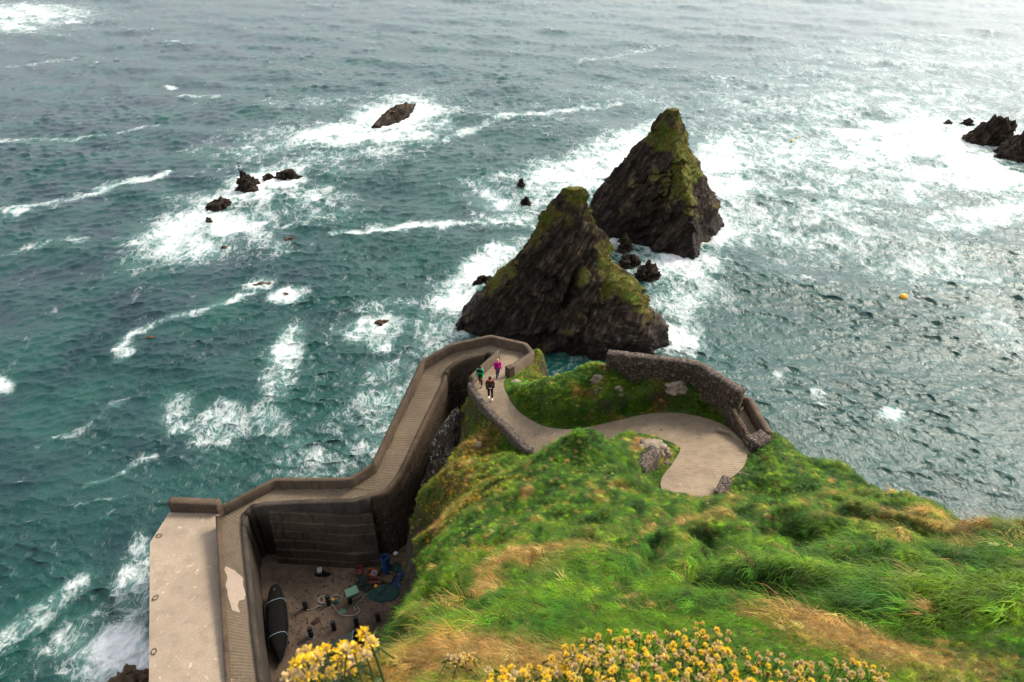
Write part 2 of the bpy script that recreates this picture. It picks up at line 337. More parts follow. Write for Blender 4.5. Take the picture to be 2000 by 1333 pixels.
def edges(spacing, t0=0, t1=len(U)-1):
    s = np.arange(np.interp(t0, np.arange(len(U)), cum), np.interp(t1, np.arange(len(U)), cum), spacing); t = np.interp(s, cum, np.arange(len(U)))
    w = sstep(24.0, 26.0, t)[:, None]
    return t, s, catmull(UI, t)*(1-w)+lerp(UI, t)*w, catmull(UO, t)*(1-w)+lerp(UO, t)*w

# ------------------------------------------------------------------ the headland: heights known at some places, spread over the ground
ctrl = []
def C(px, py, z): ctrl.append(P(px, py, z))
def Cw(x, y, z): ctrl.append(np.array([x, y, z], float))
for k in range(0, 19):
    for e in (UI[k], UO[k]): ctrl.append(e.copy())
for px, py, h in [(1200, 1345, 2.2), (900, 1345, 2.1), (1600, 1345, 2.35), (1950, 1345, 2.7), (1250, 1265, 2.75), (900, 1290, 2.5), (1450, 1262, 3.0), (1060, 1310, 2.5), 
                  (1000, 1215, 6.8), (1120, 1180, 7.6), (1300, 1120, 8.6), (1500, 1175, 5.2), (1420, 1210, 4.2), (1700, 1210, 4.1), (1900, 1230, 3.6), (1880, 1130, 5.8), (1985, 1052, 8.0), (1880, 1035, 9.4), (1700, 1110, 7.4), (1560, 1080, 9.0),
                  (1770, 1008, 11.6), (1620, 985, 14.0), (1712, 950, 17.2), (1745, 972, 14.6), (1830, 1018, 10.4), (1480, 990, 16.0), (1345, 964, 19.9), (1300, 953, 20.2), (1396, 976, 19.6), (1330, 1000, 17.0), (1240, 965, 19.3), (1180, 905, 21.5), (1130, 836, 21.4), (1095, 852, 22.2), (1170, 842, 21.6), (1050, 905, 23.0), (1195, 872, 22.0), (1100, 1000, 18.0), (1000, 1010, 20.5), (950, 1080, 19.0), (1250, 1040, 14.6),
                  (1100, 1090, 12.6), (900, 1150, 17.0), (840, 1180, 17.5), (860, 1230, 9.0), (800, 1215, 15.0), (815, 1120, 24.5), (850, 1080, 24.0), (900, 1020, 24.5), (960, 950, 25.0),
                  (1000, 920, 26.5), (950, 880, 30.5), (900, 950, 29.0), (850, 1040, 29.0), (800, 1090, 29.5), (884, 880, 31.0), (915, 790, 31.2), (1000, 875, 29.6), (930, 840, 31.0), (830, 960, 31.5),
                  (770, 1220, 17.0), (745, 1255, 9.0), (785, 1150, 27.0), (778, 1180, 24.0), (740, 1262, 6.0), (690, 1300, 3.6), (765, 1232, 14.0), (815, 980, 34.0), (795, 1040, 35.0), (790, 1100, 31.0)]:
    C(px, py, HC-h)
# hump between the loop and the stone wall
for px, py, z in [(1100, 725, 20.0), (1060, 738, 18.9), (1160, 705, 20.7), (1040, 770, 18.6), (1010, 748, 16.9), (1120, 770, 20.0), (1200, 755, 20.8), (1300, 765, 21.2), (1120, 815, 18.9), (1250, 790, 19.9), (1370, 770, 21.6), (1390, 795, 21.2),
                  (1185, 716, 21.0), (1350, 738, 21.7), (1432, 800, 21.8), (1270, 735, 21.4), (1460, 830, 21.6),
                  (1265, 846, 21.3), (1225, 842, 20.6), (1300, 862, 21.9), (1250, 890, 22.9), (1305, 900, 22.4), (1215, 868, 21.2),
                  (1500, 900, 22.4), (1560, 895, 22.3), (1450, 935, 22.6), (1420, 960, 23.4), (1640, 912, 22.0), (1520, 940, 23.4), (1700, 945, 23.5), (1052, 677, 15.2), (1066, 700, 13.6), (1030, 735, 15.4), (1075, 730, 14.6)]:
    C(px, py, z)
# seaward side: falls away behind the wall and down to the water
for px, py, z in [(1170, 690, 15.5), (1260, 694, 13), (1360, 712, 13), (1440, 760, 15), (1530, 862, 19.0), (1580, 868, 18.0)]: C(px, py, z)
for x, y, z in [(-.5, 42.5, 4), (4, 40, 4), (8, 38, 4), (12, 36.5, 5), (15, 33, 5), (17, 29, 6), (18.5, 25, 7), (20, 20, 12), (20, 14, 15), (18, 8, 22), (0, 45, -1), (6, 43, -2), (12, 41, -2), (17, 38, -2), (21, 32, -2), (24, 26, -2), (26, 18, -2), (26, 8, 4), (24, 3, 14),
                (14, 24.5, 21.5), (3.5, 36.5, 13.5), (1.9, 40.8, 15.0), (2.2, 39.4, 14.0), (22, 0, 30), (26, -6, 28)]: Cw(x, y, z)
# under the ramp, the gully and the yard
for x, y, z in [(-4, 42, 3), (-7, 42, 0), (-9, 38, 1), (-11, 34, 1.2), (-6.5, 38, 7.5), (-5, 40.5, 9), (-7.2, 34.2, 4.0), (-9.2, 32.5, 1.2), (-12, 30, 1.0), (-10, 27, 1.0), (-8, 29, 1.2), (-9, 23, 1.0), (-12, 22, 1.), (-8, 17, 1.), (-14, 34, -1.5), (-16, 28, -1.5),
                (-6.2, 31.0, 4.2), (-6.8, 25.5, 3.0), (-6.2, 21.5, 3.0), (-5.5, 18, 4.0), (-5.2, 14, 5.0), (-16, 16, -1.5), (-8, 10, 8), (-12, 8, 2), (-6, 4, 28), (-9, 2, 20),
                (-3.2, 40.0, 11.5), (-1.8, 40.6, 12.5), (-4.2, 36.4, 9.5), (-2.2, 38.4, 12.6), (-5.0, 34.0, 7.5), (-5.4, 32.3, 6.5)]: Cw(x, y, z)
for x, y, z in [(0, -2, 44.5), (-4, -2, 44.3), (5, -2, 44.4), (0, -7, 44.8), (-8, -7, 42), (10, -7, 43.5), (10, -2, 43), (16, -5, 41), (-10, -3, 36), (0, .3, 44.35), (1, .5, 44.3), (-.8, .5, 44.3), (-.55, .88, 44.15), (-.25, .95, 44.1), (-.9, .8, 44.1), (-.7, 1.35, 42.6), (-.45, 1.6, 42.4), (-1.0, 1.3, 42.0), (-1.6, 1.8, 39), (-1.9, 3.0, 35), (-2.6, 4.6, 30), (-3.3, 7.5, 23), (-4.2, 10.5, 16), (-4.6, 13.5, 10), (-1.5, .6, 43.4), (-2.2, 1.0, 41)]: Cw(x, y, z)
ctrl = np.array(ctrl)
def rbf_fit(Q, z, lam=.02):
    d = np.linalg.norm(Q[:, None]-Q[None], axis=-1); n = len(Q)
    A = np.zeros((n+1, n+1)); A[:n, :n] = -d+lam*np.eye(n)*-1; A[:n, n] = 1; A[n, :n] = 1
    return np.linalg.lstsq(A, np.concatenate([z, [0]]), rcond=None)[0]
def rbf_eval(Q, w, X, chunk=20000):
    out = np.empty(len(X))
    for i in range(0, len(X), chunk):
        out[i:i+chunk] = -np.linalg.norm(X[i:i+chunk, None]-Q[None], axis=-1) @ w[:-1]+w[-1]
    return out
W = rbf_fit(ctrl[:, :2], ctrl[:, 2])
GX0, GX1, GY0, GY1, GS = -17.0, 27.0, -7.0, 46.0, .15
gx = np.arange(GX0, GX1, GS); gy = np.arange(GY0, GY1, GS); NX, NY = len(gx), len(gy)
GXX, GYY = np.meshgrid(gx, gy, indexing='ij'); q = np.stack([GXX.ravel(), GYY.ravel()], -1)
gz = rbf_eval(ctrl[:, :2], W, q)
# round off the kinks of the spread, then lay the path into it
def blur(a, n):
    a = a.reshape(NX, NY)
    for _ in range(n):
        a = np.pad(a, 1, 'edge'); a = (a[1:-1, 1:-1]*4+a[:-2, 1:-1]*2+a[2:, 1:-1]*2+a[1:-1, :-2]*2+a[1:-1, 2:]*2+a[:-2, :-2]+a[2:, 2:]+a[:-2, 2:]+a[2:, :-2])/16
    return a.ravel()
near = np.hypot(q[:, 0], q[:, 1])
w_ = sstep(3, 7, near); gz = gz*(1-w_)+blur(gz, 5)*w_
amp = sstep(1.0, 8.0, near)
p3 = xyz(q[:, 0], q[:, 1], gz*.6)
gz = gz+amp*(.38*fbm(p3/2.6, 3)+.15*fbm(p3/.8+9, 2))+(1-amp)*.05*fbm(p3/.5, 2)
# wind-combed tussock ripples on the near slope
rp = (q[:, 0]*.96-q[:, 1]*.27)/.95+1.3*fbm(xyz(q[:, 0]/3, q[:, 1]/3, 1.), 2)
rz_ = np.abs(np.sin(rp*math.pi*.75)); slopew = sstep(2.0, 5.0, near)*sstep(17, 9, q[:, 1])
gz += slopew*.85*(rz_-.6)
tt, ss, Ei, Eo = edges(.09)
cen = (Ei+Eo)/2
pd = np.full(len(q), 1e9); pz = np.zeros(len(q)); ptt = np.zeros(len(q))
for k in range(len(cen)):                        # distance outside of each cross strip of the path
    a, b_ = Ei[k, :2], Eo[k, :2]; ab = b_-a; L2 = ab@ab
    sel = np.nonzero((np.abs(q[:, 0]-cen[k, 0]) < 4) & (np.abs(q[:, 1]-cen[k, 1]) < 4))[0]
    t = np.clip(((q[sel, 0]-a[0])*ab[0]+(q[sel, 1]-a[1])*ab[1])/L2, 0, 1)
    d = np.hypot(q[sel, 0]-a[0]-t*ab[0], q[sel, 1]-a[1]-t*ab[1])
    better = d < pd[sel]; s2 = sel[better]; pd[s2] = d[better]; pz[s2] = cen[k, 2]; ptt[s2] = tt[k]
up = ptt < 17.5
wgt = sstep(.75, .12, pd)
gz = np.where(up & (pd < 4), gz*(1-wgt)+(pz-.07)*wgt, gz)
gz = np.where(~up & (pd < .9), np.minimum(gz, pz-.6), gz)
def inpoly(poly, x, y):
    r = np.zeros(x.shape, bool); j = len(poly)-1
    for i in range(len(poly)):
        xi, yi = poly[i][:2]; xj, yj = poly[j][:2]; r ^= ((yi > y) != (yj > y)) & (x < (xj-xi)*(y-yi)/(yj-yi+1e-12)+xi); j = i
    return r
RECESS = [P(1420, 790, 21.3), P(1466, 786, 21.3), P(1508, 868, 21.3), P(1480, 884, 21.3), P(1470, 886, 21.3)]
gz = np.where(inpoly(RECESS, q[:, 0], q[:, 1]), np.minimum(gz, 20.9), gz)
gz = np.maximum(gz, -2.0)
Z = gz.reshape(NX, NY)
def ground(x, y):
    u = np.clip((np.asarray(x, float)-GX0)/GS, 0, NX-1.001); v = np.clip((np.asarray(y, float)-GY0)/GS, 0, NY-1.001)
    i = u.astype(int); j = v.astype(int); a = u-i; b = v-j
    return Z[i, j]*(1-a)*(1-b)+Z[i+1, j]*a*(1-b)+Z[i, j+1]*(1-a)*b+Z[i+1, j+1]*a*b
def hit(px, py):                                 # where that direction of the photograph meets the ground
    r = ray(px, py); t = np.arange(.8, 60, .04); p = r[None]*t[:, None]; p[:, 2] += HC
    below = np.nonzero(p[:, 2] < ground(p[:, 0], p[:, 1]))[0]
    return p[below[0]] if len(below) else P(px, py, 0)
dzx, dzy = np.gradient(Z, GS); slope = np.degrees(np.arctan(np.hypot(dzx, dzy))).ravel()
gnor = np.stack([-dzx.ravel(), -dzy.ravel(), np.ones(NX*NY)], -1); gnor /= np.linalg.norm(gnor, axis=1)[:, None]
# what grows where, and the fold shade painted into the grass colour
nz1 = fbm(xyz(q[:, 0]/2.2, q[:, 1]/2.2, gz/2.5), 3); nz2 = fbm(xyz(q[:, 0]/.7, q[:, 1]/.7, gz/.7), 2)
rock = np.clip(sstep(66, 78, slope+8*nz1)+sstep(6.5, 3.0, gz+1.5*nz1)+sstep(.5, -.4, -(q[:, 0]+4.6)+.0*q[:, 1])*0, 0, 1)
rock = np.maximum(rock, sstep(-3.3, -4.2, q[:, 0]+.6*nz1)*sstep(31.0, 33.5, q[:, 1])*sstep(15.5, 13.5, gz+nz1))
rock = np.where(near < 8, 0, rock)
dry = .10+.34*nz1+.22*nz2  # dry patches; also takes the painted fold contrast further down
def blob(px, py, r, a):
    global dry; h = hit(px, py); dry = dry+a*np.exp(-((q[:, 0]-h[0])**2+(q[:, 1]-h[1])**2)/(r*r))
for b_ in [(1470, 1190, .8, .8), (1560, 1170, .8, .6), (1440, 1090, .6, .35), (1900, 1300, .45, .5), (1700, 1290, .4, .3), (1600, 1240, .5, .4), (880, 1290, .55, 1.0), (800, 1270, .6, .7), (960, 1310, .4, .7), (1760, 1014, .9, .3), (1900, 1032, .7, .25),
           (1340, 1030, 1.5, .35), (940, 1160, .9, .45), (1050, 1120, 1.0, .4), (880, 950, 2.2, .55), (930, 870, 1.8, .6), (1260, 870, 1.2, .9), (1200, 840, .8, .5), (1180, 720, 1, .3), (1060, 690, 1.4, .9), (830, 1060, 2, .45), (1150, 770, 1.5, .35), (1300, 750, 1.5, .45),
           (1160, 890, 1.5, -.8), (1330, 1130, 1.4, -.6), (1060, 1200, .9, -.7), (1700, 1100, 1.4, -.7), (1560, 930, 2.0, -.5), (1700, 1170, .8, -.7), (1250, 1180, 1.0, -.6), (1060, 800, 1.2, -.4), (1000, 770, 1.0, -.6), (1540, 1080, 1.0, -.3)]: blob(*b_)
dry = np.clip(dry+sstep(2.0, 5.0, near)*sstep(30, 22, q[:, 1])*.75*(rz_-.62), 0, 1)  # ripple crests paled and troughs greened, part of the painted fold contrast
gold = np.clip(sstep(1.0, -2.5, q[:, 0]+.12*(q[:, 1]-25))*sstep(18, 22, q[:, 1])*(.55+.5*nz2), 0, 1)
gold = np.maximum(gold, np.exp(-((q[:, 0]-2.2)**2+(q[:, 1]-39.8)**2)/3)*.9)
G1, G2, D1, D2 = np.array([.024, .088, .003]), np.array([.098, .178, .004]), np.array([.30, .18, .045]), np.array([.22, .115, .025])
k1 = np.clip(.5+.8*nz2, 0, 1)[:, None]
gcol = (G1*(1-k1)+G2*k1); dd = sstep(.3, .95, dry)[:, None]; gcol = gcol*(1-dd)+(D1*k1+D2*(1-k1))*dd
fold_shade = sstep(.0, .7, np.sin(rp*math.pi*1.5+1.1)+.35*nz2)*sstep(2.0, 5.0, near)*sstep(30, 22, q[:, 1])*(1-dd[:, 0]); gcol = gcol*(1-.75*fold_shade[:, None])+.75*fold_shade[:, None]*np.array([.013, .060, .003])  # dark green stripes paint the shade of folds into the slope grass
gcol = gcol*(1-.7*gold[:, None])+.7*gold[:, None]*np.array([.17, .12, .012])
grassy = (1-rock)*sstep(.12, .35, pd)
bare = sstep(.35, .6, nz2+.3*nz1)*((near > 9) & (slope > 50))*.0
m, nt, b = mat_new('headland_ground')
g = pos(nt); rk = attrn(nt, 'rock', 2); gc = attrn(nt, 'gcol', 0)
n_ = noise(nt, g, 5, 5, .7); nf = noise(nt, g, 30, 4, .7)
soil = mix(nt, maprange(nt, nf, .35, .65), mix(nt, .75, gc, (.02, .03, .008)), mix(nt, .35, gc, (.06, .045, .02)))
st = N(nt, 'VectorMath', {0: g, 1: (1.2, 1.2, .35)}, operation='MULTIPLY')
rn = noise(nt, st, 2.2, 8, .7, .5)
rc = ramp(nt, rn, [(.3, (.012, .009, .007)), (.55, (.05, .037, .026)), (.75, (.12, .092, .066))])
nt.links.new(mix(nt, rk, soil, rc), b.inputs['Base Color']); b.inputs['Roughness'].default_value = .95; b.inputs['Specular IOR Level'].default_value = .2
bump(nt, b, mth(nt, 'ADD', mth(nt, 'MULTIPLY', rn, 1.6), nf), .8, .12)
rgh = rock*(.35*np.abs(fbm(xyz(q[:, 0]/1.1, q[:, 1]/1.1, gz/2.2), 4)))
gv = np.stack([q[:, 0], q[:, 1], gz], -1)-gnor*rgh[:, None]
me = mesh_np('headland', gv, grid_faces(NX, NY), m, True)
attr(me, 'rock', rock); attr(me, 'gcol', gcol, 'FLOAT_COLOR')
link('headland', me, kind='structure', label='steep grassy headland above the sea')
# ------------------------------------------------------------------ concrete and stone
M_path = concrete('path_concrete', (.2296, .1737, .1154), (.1794, .1329, .0859), (.0718, .0541, .0358), 1.0, .6, .5, age_shade=True)
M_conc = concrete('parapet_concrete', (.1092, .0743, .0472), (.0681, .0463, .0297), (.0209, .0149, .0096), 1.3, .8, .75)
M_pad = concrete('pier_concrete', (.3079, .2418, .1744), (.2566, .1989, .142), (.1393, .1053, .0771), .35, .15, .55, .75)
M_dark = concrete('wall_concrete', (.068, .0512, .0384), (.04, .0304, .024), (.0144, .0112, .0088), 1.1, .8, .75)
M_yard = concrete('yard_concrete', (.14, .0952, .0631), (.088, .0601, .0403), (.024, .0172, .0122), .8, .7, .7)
M_stone = rubble('rubble_stone', (.115, .078, .05), (.05, .035, .023), (.012, .009, .006))
M_stone2 = rubble('capped_stone', (.136, .104, .08), (.08, .06, .048), (.02, .016, .0128), 4.0)
M_patch = concrete('repair_mortar', (.3588, .2808, .2106), (.312, .2418, .1794), (.2184, .1638, .1248), 1.5, .4, .3)

# path surface with its cross ridges
tt, ss, Ei, Eo = edges(.04)
rid_amp = np.where((tt > 13) & (tt < 18), .25, 1.0)
saw = ((ss/.21) % 1.0); rdg = .024*rid_amp*np.where(saw < .7, saw/.7, (1-saw)/.3)
K = 9; f = np.linspace(0, 1, K)
pv = Ei[:, None]*(1-f[None, :, None])+Eo[:, None]*f[None, :, None]
pv[..., 2] += rdg[:, None]+.02*fbm(pv.reshape(-1, 3)/1.3, 2).reshape(pv.shape[:2])
me = mesh_np('path', pv.reshape(-1, 3), grid_faces(len(ss), K)[:, ::-1], M_path)
attr(me, 'age_shade', np.repeat(sstep(18.5, 22, tt), K)*.8)  # ramp colour darkened for weathering and partly for its dimmer light
link('path', me, kind='structure', label='winding ridged concrete path')

def frame(L, closed=False):
    d = np.gradient(L[:, :2], axis=0); d /= np.maximum(np.linalg.norm(d, axis=1), 1e-9)[:, None]
    return np.stack([-d[:, 1], d[:, 0]], -1)
def resample(L, sp):
    L = np.asarray(L, float); s = np.concatenate([[0], np.cumsum(np.linalg.norm(np.diff(L, axis=0), axis=1))])
    n = max(2, int(s[-1]/sp)+1); t = np.linspace(0, s[-1], n)
    t = np.unique(np.concatenate([t, s]));
    return np.stack([np.interp(t, s, L[:, k]) for k in range(3)], -1)
def wall(name, L, side, thick, top, bottom, mat, rough=.015, sp=.25, rows=5, batter=0., toprough=0., **kw):
    """a wall along L (its near foot line); side: +1 to the left of the line; top over L's z; bottom absolute or None for 0.3 below"""
    L = resample(L, sp); n = frame(L)*side; cols = []
    zt = L[:, 2]+top; zb = np.full(len(L), bottom) if bottom is not None else L[:, 2]-.35
    tr = toprough*fbm(L*1.7+5, 3) if toprough else 0
    for k in range(rows+1):
        z = zb+(zt+tr-zb)*k/rows; off = -batter*(1-k/rows); cols.append(np.stack([L[:, 0]+n[:, 0]*off, L[:, 1]+n[:, 1]*off, z], -1))
    cols.append(np.stack([L[:, 0]+n[:, 0]*thick*.5, L[:, 1]+n[:, 1]*thick*.5, zt+tr+.012], -1))
    for k in range(rows, -1, -1):
        z = zb+(zt+tr-zb)*k/rows; cols.append(np.stack([L[:, 0]+n[:, 0]*thick, L[:, 1]+n[:, 1]*thick, z], -1))
    V = np.stack(cols, 1); m_ = V.shape[1]; v = V.reshape(-1, 3)
    v = v+rough*np.stack([fbm(v*2.3, 3), fbm(v*2.3+31, 3), .6*fbm(v*2.3+77, 3)], -1)
    F = grid_faces(len(L), m_)
    if side < 0: F = F[:, ::-1]
    e = (len(L)-1)*m_
    caps = []
    for a in range(m_//2):
        b2 = m_-1-a
        if b2-1 > a+0:
            caps.append((a, a+1, b2-1, b2) if a+1 != b2-1 else None); caps.append((e+b2, e+b2-1, e+a+1, e+a) if a+1 != b2-1 else None)
    caps = [c for c in caps if c]
    tri = [(m_//2-1, m_//2, m_//2+1), (e+m_//2+1, e+m_//2, e+m_//2-1)]
    me = mesh_np(name, v, [F, np.array(caps), np.array(tri)], mat)
    return link(name, me, **kw)
def U_in(a, b): return edges(.2, a, b)[2]
def U_out(a, b): return edges(.2, a, b)[3]

outer = U_out(15.2, 38.9)
# the outer parapet turns sharp corners: keep only its corner points
oc = [UO[k] for k in (15, 17, 18, 20, 22, 24, 28, 29, 30, 32, 35)]
oc = np.array(oc)
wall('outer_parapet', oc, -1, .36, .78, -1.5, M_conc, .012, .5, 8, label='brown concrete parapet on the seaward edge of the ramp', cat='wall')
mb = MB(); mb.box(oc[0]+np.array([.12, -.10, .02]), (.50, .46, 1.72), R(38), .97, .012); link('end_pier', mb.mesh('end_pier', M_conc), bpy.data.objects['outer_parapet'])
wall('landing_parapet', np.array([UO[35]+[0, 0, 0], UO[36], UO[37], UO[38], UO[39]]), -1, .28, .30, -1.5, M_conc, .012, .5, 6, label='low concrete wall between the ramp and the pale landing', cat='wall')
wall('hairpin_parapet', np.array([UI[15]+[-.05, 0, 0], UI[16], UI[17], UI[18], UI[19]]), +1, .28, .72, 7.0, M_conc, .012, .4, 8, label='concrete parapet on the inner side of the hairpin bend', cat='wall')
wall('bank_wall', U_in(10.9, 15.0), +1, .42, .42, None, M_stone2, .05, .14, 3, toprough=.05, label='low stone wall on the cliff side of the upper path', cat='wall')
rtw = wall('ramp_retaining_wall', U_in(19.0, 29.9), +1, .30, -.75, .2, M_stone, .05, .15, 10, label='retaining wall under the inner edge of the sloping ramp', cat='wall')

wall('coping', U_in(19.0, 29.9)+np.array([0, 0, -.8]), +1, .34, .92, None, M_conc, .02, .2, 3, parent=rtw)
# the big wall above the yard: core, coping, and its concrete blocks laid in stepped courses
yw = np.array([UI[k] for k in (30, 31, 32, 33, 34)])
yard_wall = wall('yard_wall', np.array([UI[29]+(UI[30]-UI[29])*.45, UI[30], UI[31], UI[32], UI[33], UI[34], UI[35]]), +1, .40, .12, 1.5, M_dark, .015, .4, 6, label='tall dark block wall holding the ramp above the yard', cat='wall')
M_block = concrete('block_concrete', (.104, .0736, .0496), (.06, .0424, .0288), (.0144, .0104, .008), 1.2, .8, .7)
# courses of blocks on the face towards the yard (right of the line)
face = resample(np.array([UI[29]+(UI[30]-UI[29])*.45, UI[30], UI[31], UI[32]+[.25, 0, 0]]), .05); fn = frame(face)
fs = np.concatenate([[0], np.cumsum(np.linalg.norm(np.diff(face[:, :2], axis=0), axis=1))])
zc = [2.3, 3.15, 4.05, 4.95, 5.85, 6.75, 7.6]
def at_s(s, off):
    i = min(np.searchsorted(fs, s), len(face)-1); return np.array([face[i, 0]+fn[i, 0]*off, face[i, 1]+fn[i, 1]*off, face[i, 2]]), fn[i]
for c in range(6):
    s = -.1*(c % 2); off0 = .40
    while s < fs[-1]-.2:
        ln = random.uniform(1.3, 2.3); s1 = min(s+ln, fs[-1]); a, na = at_s(max(s, 0)+.012, off0-.02); b2, nb = at_s(s1-.012, off0-.02)
        ztop = min(zc[c+1], min(a[2], b2[2])+.1)
        if ztop-zc[c] > .3 and s1-max(s, 0) > .25:
            out = .80-.115*c+random.uniform(-.02, .03); mb = MB()
            V = []
            for z, o in ((zc[c]+.02, out+.03), (ztop-.07, out), (ztop-.015, out-.05)):
                for pp, nn in ((a, na), (b2, nb)):
                    V.append((pp[0]+nn[0]*o, pp[1]+nn[1]*o, z))
            for z in (zc[c]+.02, ztop-.015):
                for pp in (a, b2): V.append((pp[0], pp[1], z))
            V = np.array(V)+rng.normal(0, .008, (10, 3))
            mb.add(V, [(0, 1, 3, 2), (2, 3, 5, 4), (4, 5, 9, 8), (6, 0, 2, 8), (8, 2, 4, 8)[:3], (1, 7, 9, 3), (3, 9, 5)])
            link('block', mb.mesh('block', M_block), yard_wall)
        s = s1
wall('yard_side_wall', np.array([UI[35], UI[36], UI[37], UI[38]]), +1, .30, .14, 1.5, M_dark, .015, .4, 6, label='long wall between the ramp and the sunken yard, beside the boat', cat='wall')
me = mesh_np('coping', np.zeros((1, 3)), [np.zeros((0, 3), int)]) if False else None

# yard floor and pier landing
def slab(name, poly, z, mat, thick, sp=.35, rough=.02, **kw):
    poly = np.array(poly, float); x0, y0 = poly.min(0); x1, y1 = poly.max(0)
    xs = np.arange(x0, x1+sp, sp); ys = np.arange(y0, y1+sp, sp); A, B = np.meshgrid(xs, ys, indexing='ij')
    def inside(x, y):
        r = np.zeros(x.shape, bool); j = len(poly)-1
        for i in range(len(poly)):
            xi, yi = poly[i]; xj, yj = poly[j]
            r ^= ((yi > y) != (yj > y)) & (x < (xj-xi)*(y-yi)/(yj-yi+1e-12)+xi); j = i
        return r
    import bmesh
    bm = bmesh.new(); vs = [bm.verts.new((x, y, 0)) for x, y in poly]; fce = bm.faces.new(vs)
    for k in range(1, len(xs)-1): bmesh.ops.bisect_plane(bm, geom=bm.verts[:]+bm.edges[:]+bm.faces[:], plane_co=(xs[k], 0, 0), plane_no=(1, 0, 0))
    for k in range(1, len(ys)-1): bmesh.ops.bisect_plane(bm, geom=bm.verts[:]+bm.edges[:]+bm.faces[:], plane_co=(0, ys[k], 0), plane_no=(0, 1, 0))
    bd = [e for e in bm.edges if e.is_boundary]
    top = list(bm.verts); co = np.array([v.co for v in top]); nz_ = rough*fbm(xyz(co[:, 0], co[:, 1], z)/1.7, 3)
    for v, dz in zip(top, nz_): v.co.z = z+dz
    ret = bmesh.ops.extrude_edge_only(bm, edges=bd)
    for v in [g_ for g_ in ret['geom'] if isinstance(g_, bmesh.types.BMVert)]: v.co.z = z-thick
    bmesh.ops.recalc_face_normals(bm, faces=bm.faces[:])
    me = bpy.data.meshes.new(name); bm.to_mesh(me); bm.free(); me.materials.append(mat)
    if sum(p.normal.z for p in me.polygons if abs(p.normal.z) > .7) < 0: me.flip_normals()
    return link(name, me, **kw)
YZ = 2.5
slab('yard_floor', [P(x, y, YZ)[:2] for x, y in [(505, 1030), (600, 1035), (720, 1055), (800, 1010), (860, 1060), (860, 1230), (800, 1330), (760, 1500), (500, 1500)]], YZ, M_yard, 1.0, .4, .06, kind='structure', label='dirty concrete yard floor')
PZ = 6.0
pier = slab('pier_landing', [P(x, y, PZ)[:2] for x, y in [(293, 1060), (331, 1001), (440, 1003), (452, 1110), (460, 1220), (470, 1340), (480, 1470), (286, 1470), (291, 1333)]], PZ, M_pad, 7, .6, .012, label='smooth pale concrete landing at the foot of the ramp', cat='pier')
wall('landing_end_wall', np.array([P(334, 1000, PZ), P(430, 1004, PZ)]), +1, .62, .95, 3.0, M_conc, .015, .3, 4, label='thick short concrete wall across the far end of the landing', cat='wall')
M_iron = plain('rusty_iron', (.05, .028, .018), .8, .5, .3)
for k, (x, y) in enumerate([(311, 1047), (304, 1168), (301, 1273)]):
    mb = MB(); th = np.linspace(0, 2*math.pi, 17); mb.tube(np.stack([.20*np.cos(th), .15*np.sin(th), .03+0*th], -1), .022, 6, False); ro = link('mooring_ring', mb.mesh('mooring_ring', M_iron, True), None, P(x, y, PZ+.03), (0, 0, k),
        label=['iron mooring ring nearest the cut corner of the landing', 'middle iron mooring ring on the landing edge', 'iron mooring ring nearest the bottom of the landing edge'][k], cat='mooring ring')
    mb = MB(); mb.tube([(-.22, 0, -.02), (-.20, 0, .05), (-.14, 0, .05), (-.12, 0, -.02)], .02, 6); link('staple', mb.mesh('staple', M_iron), ro)
# pale repair on the ramp
ta, sa, ei, eo = edges(.12, 35.95, 36.75); fr = np.linspace(0, 1, len(ta))
lo = .10+.10*fbm(xyz(fr*5, 0, 3.), 2)+.15*sstep(.7, 1, fr); hi = .86+.12*fbm(xyz(fr*5, 4, 3.), 2)-.30*sstep(.62, .75, fr)-.35*sstep(.1, 0, fr)
pv = np.stack([np.stack([eo[i]*(1-u)+ei[i]*u for u in np.linspace(lo[i], max(hi[i], lo[i]+.1), 6)]) for i in range(len(ta))]); pv[..., 2] += .045
o = link('repair_patch', mesh_np('repair_patch', pv.reshape(-1, 3), grid_faces(len(ta), 6), M_patch), kind='structure', label='pale mortar patch on the ramp')

# the stone wall on the hump and the viewing recess beside it
w1 = np.array([P(1182, 722, 21.0), P(1352, 744, 21.7), P(1436, 800, 21.9)])
sw = wall('stone_wall', w1, +1, .45, 1.10, 18.0, M_stone, .06, .12, 8, toprough=.06, label='dark rubble stone wall with pale capping along the hump', cat='wall')
cap = wall('capping', w1+np.array([0, 0, 1.10]), +1, .47, .06, None, M_stone2, .05, .12, 2, toprough=.05, parent=sw)
RZ0 = 20.6
rec = bpy.data.objects.new('viewing_recess', None); COL.objects.link(rec); rec['label'] = 'narrow concrete recess between stone walls on the seaward side of the loop'; rec['category'] = 'wall'
a0, a1 = P(1424, 792, 21.9), P(1472, 880, 21.9)      # near wall of rubble
def rw(nm, a, b_, thick, z0, z1, mt, rough=.02): return wall(nm, np.array([[a[0], a[1], z0], [b_[0], b_[1], z0]]), +1, thick, z1-z0, z0-2.2, mt, rough, .15, 5, parent=rec)
rw('front_wall', P(1418, 800, 21.5), P(1466, 888, 21.5), .26, 21.5, 21.95, M_stone, .05)
fl = [P(1420, 796, 21.3), P(1462, 790, 21.3), P(1500, 868, 21.3), P(1474, 885, 21.3)]
link('floor', mesh_np('floor', np.array(fl), np.array([[0, 3, 2, 1]]), M_path), rec)
rw('sea_wall', P(1452, 798, 21.3), P(1491, 868, 21.3), .34, 21.3, 22.05, M_conc)
rw('end_wall', P(1418, 794, 21.3), P(1456, 794, 21.3), .25, 21.3, 21.85, M_conc)
rw('near_pier', P(1478, 886, 21.6), P(1504, 870, 21.6), .75, 21.6, 22.1, M_stone2, .04)
